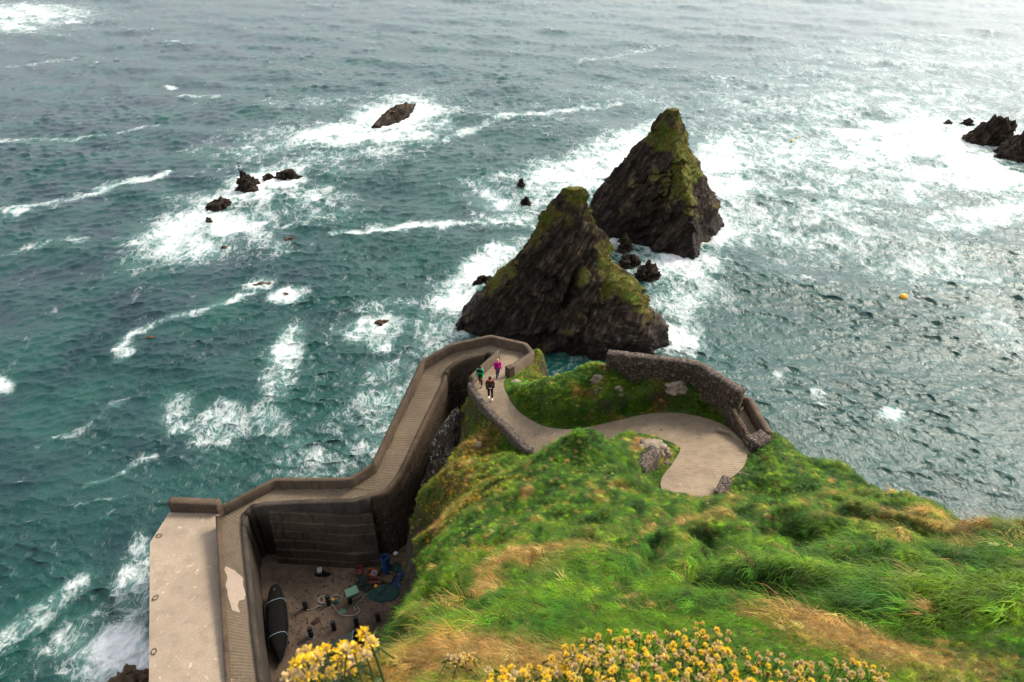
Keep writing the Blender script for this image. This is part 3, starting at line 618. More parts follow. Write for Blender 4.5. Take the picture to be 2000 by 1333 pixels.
wall('path_kerb', np.array([P(1400, 842, 21.0), P(1425, 850, 21.15), P(1447, 870, 21.3), P(1460, 892, 21.5)]), +1, .30, .10, None, M_path, .01, .2, 2, label='flat concrete kerb curving along the outside of the loop', cat='kerb')
# wall stubs in the grass
def stub(px, py, z, dims, rz, lab):
    c = hit(px, py); z = c[2]+.05; L = np.array([[-dims[0]/2, 0, 0], [dims[0]/2, 0, 0]]); co, si = math.cos(rz), math.sin(rz)
    L = np.stack([c[0]+L[:, 0]*co, c[1]+L[:, 0]*si, [z, z]], -1)
    wall('wall_stub', L, +1, dims[1], dims[2], z-1.6, M_stone2, .035, .15, 4, label=lab, cat='wall')
stub(1272, 922, 22.2, (1.5, .55, .75), R(52), 'short broken end of wall beside the mound inside the loop')
stub(1418, 968, 23.1, (1.2, .45, .45), R(56), 'short concrete stub in the grass where the path disappears')
# ------------------------------------------------------------------ sea stacks and rocks
m, nt, b = mat_new('slate_rock')
g = pos(nt); mo = attrn(nt, 'moss', 2); wet = attrn(nt, 'wet', 2)
dot = lambda v: N(nt, 'VectorMath', {0: g, 1: v}, out=1, operation='DOT_PRODUCT')
bed = N(nt, 'CombineXYZ', {0: dot((1.25, .25, -.85)), 1: dot((.10, .22, .0)), 2: dot((.14, .0, .21))})
s1 = noise(nt, bed, 1.9, 8, .72, .25); s2 = noise(nt, g, 1.1, 6, .65); s3 = noise(nt, g, 14, 5, .7)
rc = ramp(nt, mth(nt, 'ADD', mth(nt, 'MULTIPLY', s1, .75), mth(nt, 'MULTIPLY', s2, .25)), [(.40, (.005, .0037, .003)), (.52, (.030, .021, .014)), (.6, (.090, .063, .042)), (.74, (.22, .165, .115))])
rc = mix(nt, mth(nt, 'MULTIPLY', wet, .8), rc, mix(nt, .5, rc, (.004, .003, .003)))
mc = mix(nt, maprange(nt, s3, .35, .65), (.045, .062, .008), (.145, .11, .022))
mc = mix(nt, maprange(nt, noise(nt, g, .9, 4), .5, .62), mc, (.075, .11, .012))
mc = mix(nt, maprange(nt, noise(nt, g, 2.7, 4), .58, .68), mc, (.20, .15, .09))
mf = maprange(nt, mth(nt, 'ADD', mo, mth(nt, 'MULTIPLY', mth(nt, 'SUBTRACT', s3, .5), 1.5)), .28, .72)
nt.links.new(mix(nt, mf, rc, mc), b.inputs['Base Color'])
nt.links.new(N(nt, 'MapRange', {0: wet, 1: 0.0, 2: 1.0, 3: .85, 4: .45}), b.inputs['Roughness']); b.inputs['Specular IOR Level'].default_value = .12
bump(nt, b, mth(nt, 'ADD', mth(nt, 'MULTIPLY', s1, 1.3), mth(nt, 'MULTIPLY', s3, .5)), 1.0, .28)
M_rock = m
def resample_poly(poly, n):
    p = np.array(poly, float); c = p.mean(0); a = np.arctan2(p[:, 1]-c[1], p[:, 0]-c[0]); o = np.argsort(a); p = p[o]
    pc = np.concatenate([p, p[:1]]); s = np.concatenate([[0], np.cumsum(np.linalg.norm(np.diff(pc, axis=0), axis=1))]); t = np.linspace(0, s[-1], n, endpoint=False)
    r = np.stack([np.interp(t, s, pc[:, 0]), np.interp(t, s, pc[:, 1])], -1)
    aa = np.arctan2(r[:, 1]-c[1], r[:, 0]-c[0]); return r, c
def loft_rock(levels, nu=260, nv=150, bed_n=(.80, .16, -.55), layer=1.0, amp=.70, namp=.5, seed=0., cap=True, fr_=3.4, sc=1.0, cuts=()):
    zs = np.array([l[0] for l in levels], float); rings = []
    th = np.linspace(-math.pi, math.pi, nu, endpoint=False)
    for z, poly in levels:
        p = np.array(poly, float); c = p.mean(0); pc = np.concatenate([p, p[:1]]); dens = np.concatenate([pc[i]+(pc[i+1]-pc[i])*np.linspace(0, 1, 60, endpoint=False)[:, None] for i in range(len(p))])
        a = np.arctan2((dens[:, 1]-c[1])*(np.ptp(p[:, 0])/max(np.ptp(p[:, 1]), .1)), dens[:, 0]-c[0]); r = np.hypot(*(dens-c).T); o = np.argsort(a); a = a[o]; dens = dens[o]
        ax = np.concatenate([a-2*math.pi, a, a+2*math.pi]); d3 = np.concatenate([dens]*3)
        rings.append(np.stack([np.interp(th, ax, d3[:, 0]), np.interp(th, ax, d3[:, 1])], -1))
    rings = np.array(rings); t = np.linspace(0, 1, nv); zz = zs[0]+(zs[-1]-zs[0])*t
    V = np.zeros((nu, nv, 3))
    for k in range(nu):
        V[k, :, 0] = np.interp(zz, zs, rings[:, k, 0]); V[k, :, 1] = np.interp(zz, zs, rings[:, k, 1])
    V[..., 2] = zz[None]
    ctr = np.stack([np.interp(zz, zs, rings[:, :, 0].mean(1)), np.interp(zz, zs, rings[:, :, 1].mean(1))], -1)
    out = V[..., :2]-ctr[None]; size = np.linalg.norm(out, axis=-1); o_ = out/np.maximum(size, 1e-3)[..., None]
    p = V.reshape(-1, 3); bn = np.array(bed_n); bn = bn/np.linalg.norm(bn)
    fade = np.clip(size/fr_, .12, 1).ravel()
    L = (p@bn)/layer+1.2*fbm(p/(5*sc)+seed, 3)+.35*fbm(p/(1.3*sc)+seed, 2)
    fr = L-np.floor(L); hsh = np.sin(np.floor(L)*127.1+seed*3.7)*43758.5; hsh = hsh-np.floor(hsh)
    ub = p@bn+.9*fbm(p/3.1+seed+20, 3); gul = 0
    for u0, gw, gd in cuts: gul = gul+gd*np.exp(-((ub-u0)/gw)**2)*sstep(11.5, 7.5, p[:, 2])
    LB = (p@bn)/(layer*3.4)+.7*fbm(p/(6*sc)+seed+8, 3); fB = LB-np.floor(LB); hB = np.sin(np.floor(LB)*91.7+seed*5.1)*43758.5; hB = hB-np.floor(hB)
    step = (hsh-.5)*1.1+(fr-.5)*.55+1.3*(hB-.5)+.9*(fB-.5)
    L2 = (p@bn)/(layer*.31)+.6*fbm(p/1.7+seed+4, 2); f2 = L2-np.floor(L2)
    q_ = p+np.concatenate([o_.reshape(-1, 2), np.zeros((len(p), 1))], 1)*(fade*(-gul+amp*step+amp*.28*(f2-.5)+namp*fbm(p/(4.2*sc)+seed, 4)+.22*namp*fbm(p/(.8*sc)+seed, 3)))[:, None]
    q_[:, 2] += .22*min(1, sc*1.5)*fade*fbm(p/(1.1*sc)+seed+50, 3)
    F = grid_faces(nu, nv, True)
    top = np.array([[ctr[-1, 0], ctr[-1, 1], zz[-1]+.1]]); ti = len(q_); v = np.concatenate([q_, top])
    tri = np.array([[k*nv+nv-1, ((k+1) % nu)*nv+nv-1, ti] for k in range(nu)])
    return v, [F, tri]
def vnormals(v, faces):
    n = np.zeros_like(v)
    for F in faces:
        fn_ = np.cross(v[F[:, 1]]-v[F[:, 0]], v[F[:, 2]]-v[F[:, 0]])
        for k in range(F.shape[1]): np.add.at(n, F[:, k], fn_)
    return n/np.maximum(np.linalg.norm(n, axis=1), 1e-9)[:, None]
STACKS = []
def stack(name, levels, mossf, lab, seed, **kw):
    v, F = loft_rock(levels, seed=seed, **kw); me = mesh_np(name, v, F, M_rock, False)
    nr = vnormals(v, F); ms = np.clip(mossf(v, nr), 0, 1); attr(me, 'moss', ms); attr(me, 'wet', sstep(5.0, 1.0, v[:, 2]+1.2*fbm(v/2, 2)))
    o = link(name, me, label=lab, cat='rock', group='sea stacks off the headland'); STACKS.append((v, nr, ms)); return o
S1 = [(-1.5, [(-7.6, 66), (0, 61.4), (8, 59.8), (15, 60.4), (18, 62.5), (17, 67), (10, 72), (0, 72), (-6, 70)]),
      (2, [(-6.0, 66.2), (1, 61.8), (8, 60.2), (14.4, 60.9), (16.7, 62.8), (15.6, 67), (9, 71.5), (0, 71.5), (-5, 69.6)]),
      (5, [(-3.4, 66.5), (2, 63.2), (8, 61.8), (13, 62.5), (14.6, 64.3), (13, 68), (7, 70.5), (0, 70)]),
      (10, [(.5, 66.8), (4, 64.8), (7, 64.0), (9.5, 64.6), (10.9, 66), (9, 68), (5, 69), (2, 68.5)]),
      (14.5, [(3.1, 67), (5.2, 65.9), (7.4, 65.8), (8.9, 66.7), (7.5, 67.8), (5.5, 67.9)]),
      (17.0, [(5.3, 67), (6.6, 66.4), (7.8, 66.9), (6.8, 67.6)])]
def moss1(v, n):
    e = fbm(v/2.4, 4)
    right = sstep(-2.2, .5, v[:, 0]-np.interp(v[:, 2], [2, 5, 10, 14.5, 17], [15.6, 13.6, 10.0, 7.3, 6.4]))
    left = sstep(1.0, -.6, v[:, 0]-np.interp(v[:, 2], [2, 5, 10, 14.5, 17], [-6.5, -2.4, 1.6, 5, 6.8]))
    topm = sstep(10.5, 16, v[:, 2])
    mid_ = .55*np.exp(-(((v[:, 0]-9.3)/2.0)**2+((v[:, 2]-8.3)/2.4)**2))
    return (np.maximum(np.maximum(right*.85, left*.6), topm*.75)+mid_)*sstep(2.2, 4.8, v[:, 2])+.75*e+.22*(n[:, 2]-.3)-.16
stack('sea_stack', S1, moss1, 'nearer dark pyramid-shaped sea stack with mossy right edge', 1.3, cuts=((11.6, .75, 1.2), (7.6, .5, .8), (9.5, .3, .5)))
S2 = [(-1.5, [(8, 91), (13, 89.5), (17.5, 87.5), (21, 84.5), (25.2, 80.6), (26.5, 86), (29, 89), (31.6, 92.5), (30, 97), (22, 100), (12, 98)]),
      (4, [(10.6, 92), (15, 89.6), (19, 87.2), (22, 85.2), (24.8, 83.6), (26.2, 87.3), (28.6, 90.3), (30, 93), (28, 96.5), (21, 98.5), (14, 97)]),
      (9, [(14.2, 92.5), (17.5, 90.3), (20.5, 88.4), (23.6, 87.0), (25.6, 90), (26.9, 92.5), (25, 95.5), (20, 96.5), (16, 95.5)]),
      (13, [(17.6, 93), (19.8, 91.3), (22, 90.4), (23.4, 91.6), (23.8, 93), (22, 94.8), (19.5, 94.8)]),
      (15.2, [(18.8, 93), (20.5, 91.6), (22.3, 91.2), (23.2, 92.2), (22.8, 93.3), (21.2, 94)]),
      (16.3, [(19.6, 92.9), (21.0, 91.8), (22.5, 91.8), (22.9, 92.8), (21.4, 93.5)]),
      (17.2, [(20.5, 92.8), (21.3, 92.2), (22.5, 92.2), (22.6, 92.9), (21.4, 93.3)])]
def moss2(v, n):
    e = fbm(v/2.6+9, 4)
    m_ = sstep(8.5, 13.5, v[:, 2]+.25*(v[:, 0]-20))*.85+.8*np.exp(-(((v[:, 0]-23.0)/2.0)**2+((v[:, 2]-8.5)/3.2)**2))
    m_ = m_*(1-.6*sstep(2.0, -1.5, v[:, 0]-np.interp(v[:, 2], [4, 9, 13, 17], [13.5, 17, 19, 19.5])))
    return m_*sstep(3.5, 6, v[:, 2])+.7*e+.25*(n[:, 2]-.3)-.14
stack('sea_stack', S2, moss2, 'farther sea stack with green mossy crown and a hooked tip', 7.7, cuts=((27.4, .6, 1.0), (29.4, .35, .6), (24.8, .4, .6)))

def rock_at(px, py, wpx, hpx, lab, seed, depth=.6, rot=0., z0=-.8, brown=0., sharp=1.0, group='rocks awash in the sea', zbase=0., name='sea_rock', flat=None, off=0.0, wm=None):
    c = P(px, py, zbase); d = to_px(c)[2]; w = wpx*d/FPX/2; w = wm or w; h = (flat if flat else hpx*d/FPX/cp*.68)
    n = 9; rr = np.random.default_rng(int(seed*10)); base = []
    co, si = math.cos(rot), math.sin(rot)
    rad = rr.uniform(.75, 1.15, n)
    def ring(s, ox):
        out = []
        for k in range(n):
            a = 2*math.pi*k/n; x = w*s*rad[k]*math.cos(a)+ox; y = w*depth*s*rad[(k*2) % n]*math.sin(a)
            out.append((c[0]+x*co-y*si, c[1]+x*si+y*co))
        return out
    lv = [(zbase+z0, ring(1.12, 0)), (zbase+.1*h, ring(1.0, w*.04)), (zbase+.5*h, ring(.72, w*off*.5)), (zbase+.8*h, ring(.5*sharp, w*off)), (zbase+h, ring(.13, w*off*1.3))]
    v, F = loft_rock(lv, 80, 44, (.80, .16, -.55), max(.25, min(w*.3, .8)), min(.6, w*.30), min(.9, w*.5), seed*3.1, fr_=w*.7*max(depth, .3), sc=min(1.0, max(.12, w/5)))
    up_ = v[:, 2] > zbase; v[:, 2] = np.where(up_, zbase+(v[:, 2]-zbase)*(1+.32*fbm(v*np.array([1, 1, 0])/max(.5, w*.3)+seed, 3)), v[:, 2])
    me = mesh_np(name, v, F, M_kelp if brown else M_rock, False); attr(me, 'moss', np.clip(.1*fbm(v, 2), 0, 1)); attr(me, 'wet', sstep(1.6, .2, v[:, 2]-zbase)*(.4))
    return link(name, me, label=lab, cat='rock', group=group)
M_kelp = plain('kelp_rock', (.06, .032, .014), .8, .6)
RK = [(768, 232, 96, 24, 'long jagged brown rock in the far white foam patch', 1, .26, R(66), 0, .25, 8.0), (480, 372, 46, 42, 'biggest dark rock of the left group, upright in foam', 2, .8, 0, 0, .15), (430, 405, 42, 22, 'low dark rock just left of the biggest left group rock', 3, .55, R(30), 0, .2), (407, 432, 13, 11, 'tiny rock at the near end of the left group', 4, .8, 0, 0, 0),
      (525, 350, 20, 13, 'small round rock right of the left group', 5, .8, 0, 0, 0), (561, 347, 44, 18, 'low ridged rock at the right end of the left group', 6, .4, R(10), 0, .1), (1018, 364, 15, 22, 'upper of two small rocks left of the stacks', 7, .9, 0, 0, .1), (1028, 396, 15, 13, 'lower of two small rocks left of the stacks', 8, .9, 0, 0, 0),
      (1221, 486, 26, 34, 'smooth slanted rock highest in the channel between the stacks', 9, 1.1, R(-50), 0, -.2), (1228, 516, 38, 26, 'middle rock in the channel between the stacks', 10, .7, R(30), 0, .3), (1261, 541, 48, 40, 'largest black rock at the mouth of the channel', 11, .8, 0, 0, .2),
      (1850, 243, 18, 9, 'tiny rock farthest left off the right-hand reef', 12, .7, 0, 0, 0), (1886, 245, 24, 16, 'small pointed rock off the tip of the right-hand reef', 13, .8, 0, 0, .2), (1930, 278, 100, 56, 'large slanted grey reef rock by the right edge', 14, .5, R(-12), 0, .15), (2000, 305, 96, 86, 'highest reef rock cut by the right edge', 15, .8, R(30), 0, .3), (1962, 306, 34, 14, 'low brown rock at the foot of the right-hand reef', 16, .6, 0, 0, 0),
      (945, 548, 44, 13, 'thin rock ledge at the left foot of the nearer stack', 17, .4, R(20), 0, 0), (905, 640, 34, 26, 'rounded rock at the left base of the nearer stack', 18, .9, 0, 0, 0), (1284, 662, 36, 40, 'black boulder at the right base of the nearer stack', 19, .9, 0, 0, 0)]
for r_ in RK: rock_at(r_[0], r_[1], r_[2], r_[3], r_[4], r_[5], r_[6], r_[7], brown=r_[8], off=r_[9], wm=(r_[10] if len(r_) > 10 else None), sharp=.75)
for k, (x, y, w, lab) in enumerate([(437, 483, 14, 'orange weedy rock tip below the left group'), (562, 466, 26, 'flat weedy rock barely awash in mid water'), (556, 573, 46, 'brown weedy rock under a foam cap'), (508, 556, 30, 'weedy rock awash beside the foam cap'), (292, 660, 14, 'small weedy rock at the end of a foam streak'), (745, 628, 22, 'weedy rock at the edge of the fan of foam')]):
    rock_at(x, y, w, 4, lab, 30+k, .5, R(15), brown=1, flat=.16, z0=-.4)
rock_at(245, 1335, 90, 10, 'weedy brown ledge in the bottom left corner', 41, .6, 0, brown=1, flat=.9, group=None)
# ------------------------------------------------------------------ things in the yard
M_tar = plain('tarred_canvas', (.006, .0055, .005), .85, .4, 0, .06, 3)
M_post = plain('black_timber', (.010, .009, .008), .8, .3)
M_rope = plain('pale_rope', (.24, .22, .175), .9, .4)
M_ropeb = plain('blue_rope', (.16, .20, .24), .9, .3)
M_net = plain('green_net', (.02, .055, .045), .9, .6, 0, .2, 30)
M_gcr = plain('green_plastic', (.075, .155, .10), .6, .35)
M_blue = plain('blue_plastic', (.009, .045, .14), .45, .35)
M_bluet = plain('blue_tarpaulin', (.008, .024, .06), .5, .4)
M_orange = plain('orange_plastic', (.30, .075, .012), .55, .4)
M_red = plain('red_plastic', (.13, .03, .02), .6, .4)
M_pink = plain('pink_plastic', (.17, .04, .04), .6, .4)
M_white = plain('white_plastic', (.62, .58, .52), .5, .25)
M_tarp = plain('green_tarpaulin', (.045, .06, .045), .5, .35, 0, .4, 3)
M_wood = plain('weathered_wood', (.10, .065, .035), .9, .6)
M_wire = plain('dark_wire', (.025, .022, .02), .7, .3)
M_yel = plain('yellow_plastic', (.6, .3, .01), .5, .3)
YT = YZ+.02

# upturned currach
a, b_ = P(538, 1148, 3.25), P(546, 1290, 3.25); d = (b_-a); ln = np.linalg.norm(d); rz = math.atan2(d[1], d[0])
root = bpy.data.objects.new('currach_boat', None); COL.objects.link(root); root.location = [float(x) for x in a]; root.rotation_euler = (0, 0, rz)
root['label'] = 'black tarred currach boat lying upside down beside the yard wall'; root['category'] = 'boat'
ns, nr = 40, 20; t = np.linspace(0, 1, ns)
wd = .70*np.interp(t, [0, .08, .3, .6, .8, .93, 1], [.42, .62, .95, 1.0, .74, .34, .03]); hh = .62*np.interp(t, [0, .05, .3, .7, .9, 1], [.62, .85, 1, 1, .8, .35])
base = np.interp(t, [0, .7, 1], [0.0, 0.0, -.35]); V = []
for i in range(ns):
    for k in range(nr+1):
        th = math.pi*k/nr; c_, s_ = math.cos(th), math.sin(th)
        rib = 1+.012*math.sin(i*2.2)
        V.append((t[i]*ln, -wd[i]*np.sign(c_)*abs(c_)**.75*rib, base[i]+hh[i]*abs(s_)**.8*rib))
V = np.array(V); e0 = list(range(nr+1)); me = mesh_np('hull', V, [grid_faces(ns, nr+1)], M_tar, True)
link('hull', me, root)
mb = MB(); mb.add(V[:nr+1], [tuple(range(nr, -1, -1))]); link('transom', mb.mesh('transom', M_tar), root)
for s in (-1, 1):
    mb = MB(); mb.tube(np.stack([t*ln, s*(wd+.02), base+.03], -1), .04, 6); link('gunwale', mb.mesh('gunwale', M_post), root)
mb = MB(); mb.box((.55, 0, hh[3]+.02), (.22, .16, .05)); link('keel_block', mb.mesh('keel_block', M_post), root)
for s in (.27, .72):
    i = int(s*ns); th = np.linspace(-.15, math.pi+.15, 24); mb = MB()
    mb.tube(np.stack([t[i]*ln+.05*np.sin(th*2), -(wd[i]+.03)*np.sign(np.cos(th))*np.abs(np.cos(th))**.75, base[i]+np.maximum((hh[i]+.03)*np.sign(np.sin(th))*np.abs(np.sin(th))**.8, -.4)], -1), .026, 6); link('rope', mb.mesh('rope', M_ropeb, True), root)
for k, s in enumerate((.3, .72)):
    mb = MB(); c = a+d*s
    for e in (-.5, .5):
        for f_ in (-.15, .15): mb.tube([(c[0]+e+f_*.3, c[1]+f_, YT-.03), (c[0]+e, c[1], 3.22)], .05, 6)
    mb.box((c[0], c[1], 3.24), (1.3, .12, .1)); link('trestle', mb.mesh('trestle', M_post), label=['wooden trestle under the far half of the upturned boat', 'wooden trestle under the near half of the upturned boat'][k], cat='trestle')

PW = [(598, 1189, 'leftmost black post in the middle of the yard'), (643, 1181, 'black post with the pale rope tangled round it'), (609, 1243, 'black post at the lower left with a rope ring at its foot'), (653, 1230, 'black post just left of the green tarpaulin'), (697, 1222, 'black post behind the ridge of the green tarpaulin'), (739, 1213, 'rightmost black post near the grass slope'), (556, 1192, 'black post half hidden beside the boat'), (684, 1178, 'black post under the pale green crate')]
mb = MB(); mb.lathe([(.17, 0), (.165, .3), (.155, .95), (.13, 1.0)], 12); pm = mb.mesh('post', M_post)
mb = MB(); mb.tube([(.17*math.cos(x), .17*math.sin(x), .7) for x in np.linspace(0, 6.28, 13)], .02, 5); pr = mb.mesh('band', M_wire)
for x, y, lab in PW:
    o = link('mooring_post', pm, None, P(x, y, YT-.03), (random.uniform(-.06, .06), random.uniform(-.06, .06), random.random()*6), label=lab, cat='post', group='black posts standing in the yard'); link('band', pr, o)

def crate(name, px, py, z, dims, rz, mt, lab, cat='crate', lid=False, grp=None, tilt=(0, 0)):
    L, Wd, H = dims; o = bpy.data.objects.new(name, None); COL.objects.link(o); o.location = [float(v) for v in P(px, py, z)]; o.rotation_euler = (tilt[0], tilt[1], rz); o['label'] = lab; o['category'] = cat
    if grp: o['group'] = grp
    mb = MB(); mb.box((0, 0, .02), (L, Wd, .04)); link('base', mb.mesh('base', mt), o)
    for s in (-1, 1):
        mb = MB(); mb.box((0, s*(Wd/2-.015), H/2+.03), (L-.002, .03, H)); link('side', mb.mesh('side', mt), o)
        mb = MB(); mb.box((s*(L/2-.015), 0, H/2+.03), (.03, Wd-.062, H)); link('end', mb.mesh('end', mt), o)
    for s in (-1, 1):
        mb = MB(); mb.box((0, s*(Wd/2), H+.035), (L+.04, .05, .03)); link('rim', mb.mesh('rim', mt), o)
    if lid: mb = MB(); mb.box((0, 0, H+.06), (L+.06, Wd+.06, .05), 0, .96); link('lid', mb.mesh('lid', mt), o)
    return o
crate('fish_crate', 688, 1160, YT+1.0, (.85, .62, .22), R(28), M_gcr, 'pale green lidded crate sitting on a black post', lid=True)
g_ = 'fish crates heaped in the far corner of the yard'
crate('fish_crate', 733, 1139, YT, (.7, .45, .3), R(8), M_red, 'upper dark red crate stacked on another in the heap', grp=g_)
crate('fish_crate', 733, 1147, YT, (.7, .45, .3), R(5), M_red, 'lower dark red crate at the front of the heap', grp=g_)
crate('fish_crate', 728, 1124, YT, (.75, .5, .35), R(-14), M_orange, 'bright orange crate holding a coil of rope', grp=g_)
crate('fish_crate', 702, 1119, YT, (.5, .7, .35), R(8), M_pink, 'pinkish crate at the left end of the heap', grp=g_)
crate('fish_crate', 743, 1072, YT, (.6, .45, .35), R(30), M_pink, 'small red crate against the wall left of the barrels', grp=g_)
crate('fish_crate', 739, 1084, YT, (.55, .4, .3), R(-20), M_red, 'orange-red crate in front of the wall left of the barrels', grp=g_)
crate('wooden_box', 755, 1130, YT, (1.2, .8, .35), R(-22), M_wood, 'brown wooden box with torn lid beside the barrels', 'box')
mb = MB()
for rr_ in (.22, .17, .12): mb.tube([(rr_*math.cos(x), rr_*math.sin(x), .12*(.22-rr_)) for x in np.linspace(0, 6.28, 20)], .03, 6)
link('rope_coil', mb.mesh('rope_coil', M_ropeb, True), None, P(731, 1120, YT+.35), label='grey coil of rope on the bright orange crate', cat='rope')
# barrels: one standing on another
for k in range(2):
    prof = [(.27, 0), (.30, .03), (.31, .15), (.295, .2), (.315, .3), (.315, .55), (.295, .62), (.31, .68), (.30, .82), (.27, .88)]
    o = bpy.data.objects.new('plastic_barrel', None); COL.objects.link(o); o.location = [float(v) for v in P(756, 1117, YT)+np.array([0, 0, .885*k])]
    o['label'] = ['lower blue plastic barrel of the pair by the wall', 'upper open-topped blue plastic barrel standing on another'][k]; o['category'] = 'barrel'; o['group'] = 'blue barrels in the yard corner'
    mb = MB(); mb.lathe(prof, 20, cap=False); mb.lathe([(.26, .02), (.01, .02)], 20, cap=False)
    if k: mb.lathe([(.255, .88), (.25, .3), (.01, .3)], 20, cap=False)
    link('body', mb.mesh('body', M_blue, True), o)
    mb = MB(); mb.tube([(.285*math.cos(x), .285*math.sin(x), .87) for x in np.linspace(0, 6.2832, 21)], .022, 6, False); link('rim', mb.mesh('rim', M_blue, True), o)
def ball(name, p, r, mt, lab, cat, grp=None, eye=True, sq=1.0):
    o = bpy.data.objects.new(name, None); COL.objects.link(o); o.location = [float(v) for v in p]; o['label'] = lab; o['category'] = cat
    if grp: o['group'] = grp
    mb = MB(); th = np.linspace(-math.pi/2, math.pi/2, 13); mb.lathe([(max(r*math.cos(x), .002), r*sq*math.sin(x)) for x in th], 18); link('float', mb.mesh('float', mt, True), o)
    if eye: mb = MB(); mb.lathe([(.09*r/.4, r*.93), (.09*r/.4, r*1.14), (.05*r/.4, r*1.18)], 10); link('eye', mb.mesh('eye', mt, True), o)
    return o
ball('net_float', P(773, 1084, YT)+np.array([0, 0, .16]), .18, M_white, 'round white float lying by the barrels', 'float')
ball('net_float', P(744, 1139, YT)+np.array([0, 0, .12]), .13, M_pink, 'small pink float on the net heap', 'float')
ball('net_float', P(735, 1150, YT)+np.array([0, 0, .3]), .13, M_yel, 'small yellow float in front of the dark red crates', 'float')
# lobster pots
def pot(px, py, rz, lab):
    o = bpy.data.objects.new('lobster_pot', None); COL.objects.link(o); o.location = [float(v) for v in P(px, py, YT)]; o.rotation_euler = (0, 0, rz); o['label'] = lab; o['category'] = 'lobster pot'; o['group'] = 'dark lobster pots stacked in the yard'
    mb = MB(); mb.box((0, 0, .02), (.8, .5, .04)); link('base', mb.mesh('base', M_wire), o)
    for x in (-.38, 0, .38):
        mb = MB(); th = np.linspace(0, math.pi, 10); mb.tube(np.stack([x+0*th, .24*np.cos(th), .04+.36*np.sin(th)], -1), .02, 5); link('hoop', mb.mesh('hoop', M_wire), o)
    mb = MB()
    for k in range(7):
        th = math.pi*(k+.5)/7; mb.tube([(-.38, .245*math.cos(th), .04+.365*math.sin(th)), (.38, .245*math.cos(th), .04+.365*math.sin(th))], .012, 4)
    for x in np.linspace(-.33, .33, 7):
        th = np.linspace(0, math.pi, 8); mb.tube(np.stack([x+0*th, .235*np.cos(th), .04+.35*np.sin(th)], -1), .009, 4)
    n_ = link('netting', mb.mesh('netting', M_net), o); n_['kind'] = 'stuff'
for x, y, r_, l in [(710, 1132, .3, 'lobster pot left of the bright orange crate'), (706, 1143, .1, 'lobster pot nearest the pale green crate'), (716, 1149, -.2, 'lobster pot just left of the lower dark red crate'), (770, 1110, .9, 'lobster pot between the barrels and the blue sheet'), (722, 1092, 1.2, 'lobster pot against the wall left of the crates'), (745, 1160, .5, 'lobster pot in front of the green net heap')]: pot(x, y, r_, l)
# heaps of net and sheets
def heap(name, px, py, rx, ry, h, mt, lab, cat, seed, rz=0, z=None):
    nu, nv = 40, 14; V = []
    for i in range(nu):
        for k in range(nv):
            th = 2*math.pi*i/nu; s = 1-k/(nv-1); V.append((rx*s*math.cos(th), ry*s*math.sin(th), h*(1-s**2.2)-.03))
    V = np.array(V); n1 = fbm(V*2.2+seed, 4); V[:, 2] += h*.6*n1*(1-(V[:, 0]/rx)**2-(V[:, 1]/ry)**2).clip(0, 1); V[:, :2] *= (1+.25*fbm(xyz(V[:, 0]*1.5, V[:, 1]*1.5, seed), 3))[:, None]
    me = mesh_np(name, V, grid_faces(nu, nv, True), mt, True)
    return link(name, me, None, P(px, py, YT if z is None else z), (0, 0, rz), label=lab, cat=cat)
heap('net_heap', 748, 1158, 1.1, .75, .5, M_net, 'heap of dark green fishing net in the yard corner', 'net', 3.)
heap('net_heap', 768, 1112, .8, .5, .4, M_net, 'small heap of dark net under the blue sheet', 'net', 13.)
heap('tarpaulin', 784, 1135, .8, .9, .55, M_bluet, 'crumpled blue sheet against the grass slope', 'tarpaulin', 6.)
heap('net_bundle', 670, 1194, .35, .28, .12, M_gcr, 'small pale green net bundle within the rope loops', 'net', 8.)
heap('net_bundle', 655, 1177, .32, .25, .2, M_net, 'dark green net bundle by the roped post', 'net', 9.)
heap('rubber_mat', 627, 1121, .75, .3, .06, M_tar, 'black rubber mat left of the pale stain', 'mat', 10.)
heap('grapnel_heap', 617, 1213, .38, .22, .14, M_iron, 'rusty heap of chain between the left posts', 'chain', 12., R(40))
ball('yellow_float', P(650, 1172, YT+.12), .12, M_yel, 'little yellow float beside the roped post', 'float')
crate('bucket_box', 625, 1117, YT+.05, (.28, .28, .22), .3, M_white, 'small white box on the black mat', 'box')
# rope loops
def rope(pts, r, mt, lab, seed=0):
    pts = np.array([P(x, y, YT+.05) for x, y in pts]); n = len(pts); t = np.linspace(0, n-1, n*8); q_ = catmull(pts, np.minimum(t, n-1-1e-6)); q_[:, 2] += .03*fbm(q_*2+seed, 2)
    mb = MB(); mb.tube(q_, r, 5); return link('rope', mb.mesh('rope', mt, True), label=lab, cat='rope')
rope([(643, 1178), (650, 1165), (664, 1163), (668, 1170), (655, 1178), (646, 1176), (640, 1166), (628, 1165), (622, 1172), (627, 1178), (634, 1172), (626, 1166), (622, 1176), (640, 1180), (650, 1182), (660, 1196), (672, 1203), (690, 1202), (702, 1195), (699, 1186), (692, 1185), (693, 1191), (700, 1189)], .035, M_rope, 'pale rope snaking in loops over the yard floor')
rope([(693, 1184), (703, 1175), (710, 1166), (722, 1160)], .03, M_gcr, 'thin green rope leading to the net heap')
rope([(598, 1192), (615, 1188), (626, 1183), (640, 1183)], .022, M_rope, 'thin frayed rope between two posts')
rope([(604, 1246), (598, 1242), (600, 1236), (608, 1238), (614, 1243), (610, 1248), (602, 1246)], .03, M_ropeb, 'rope ring at the foot of the lower left post')
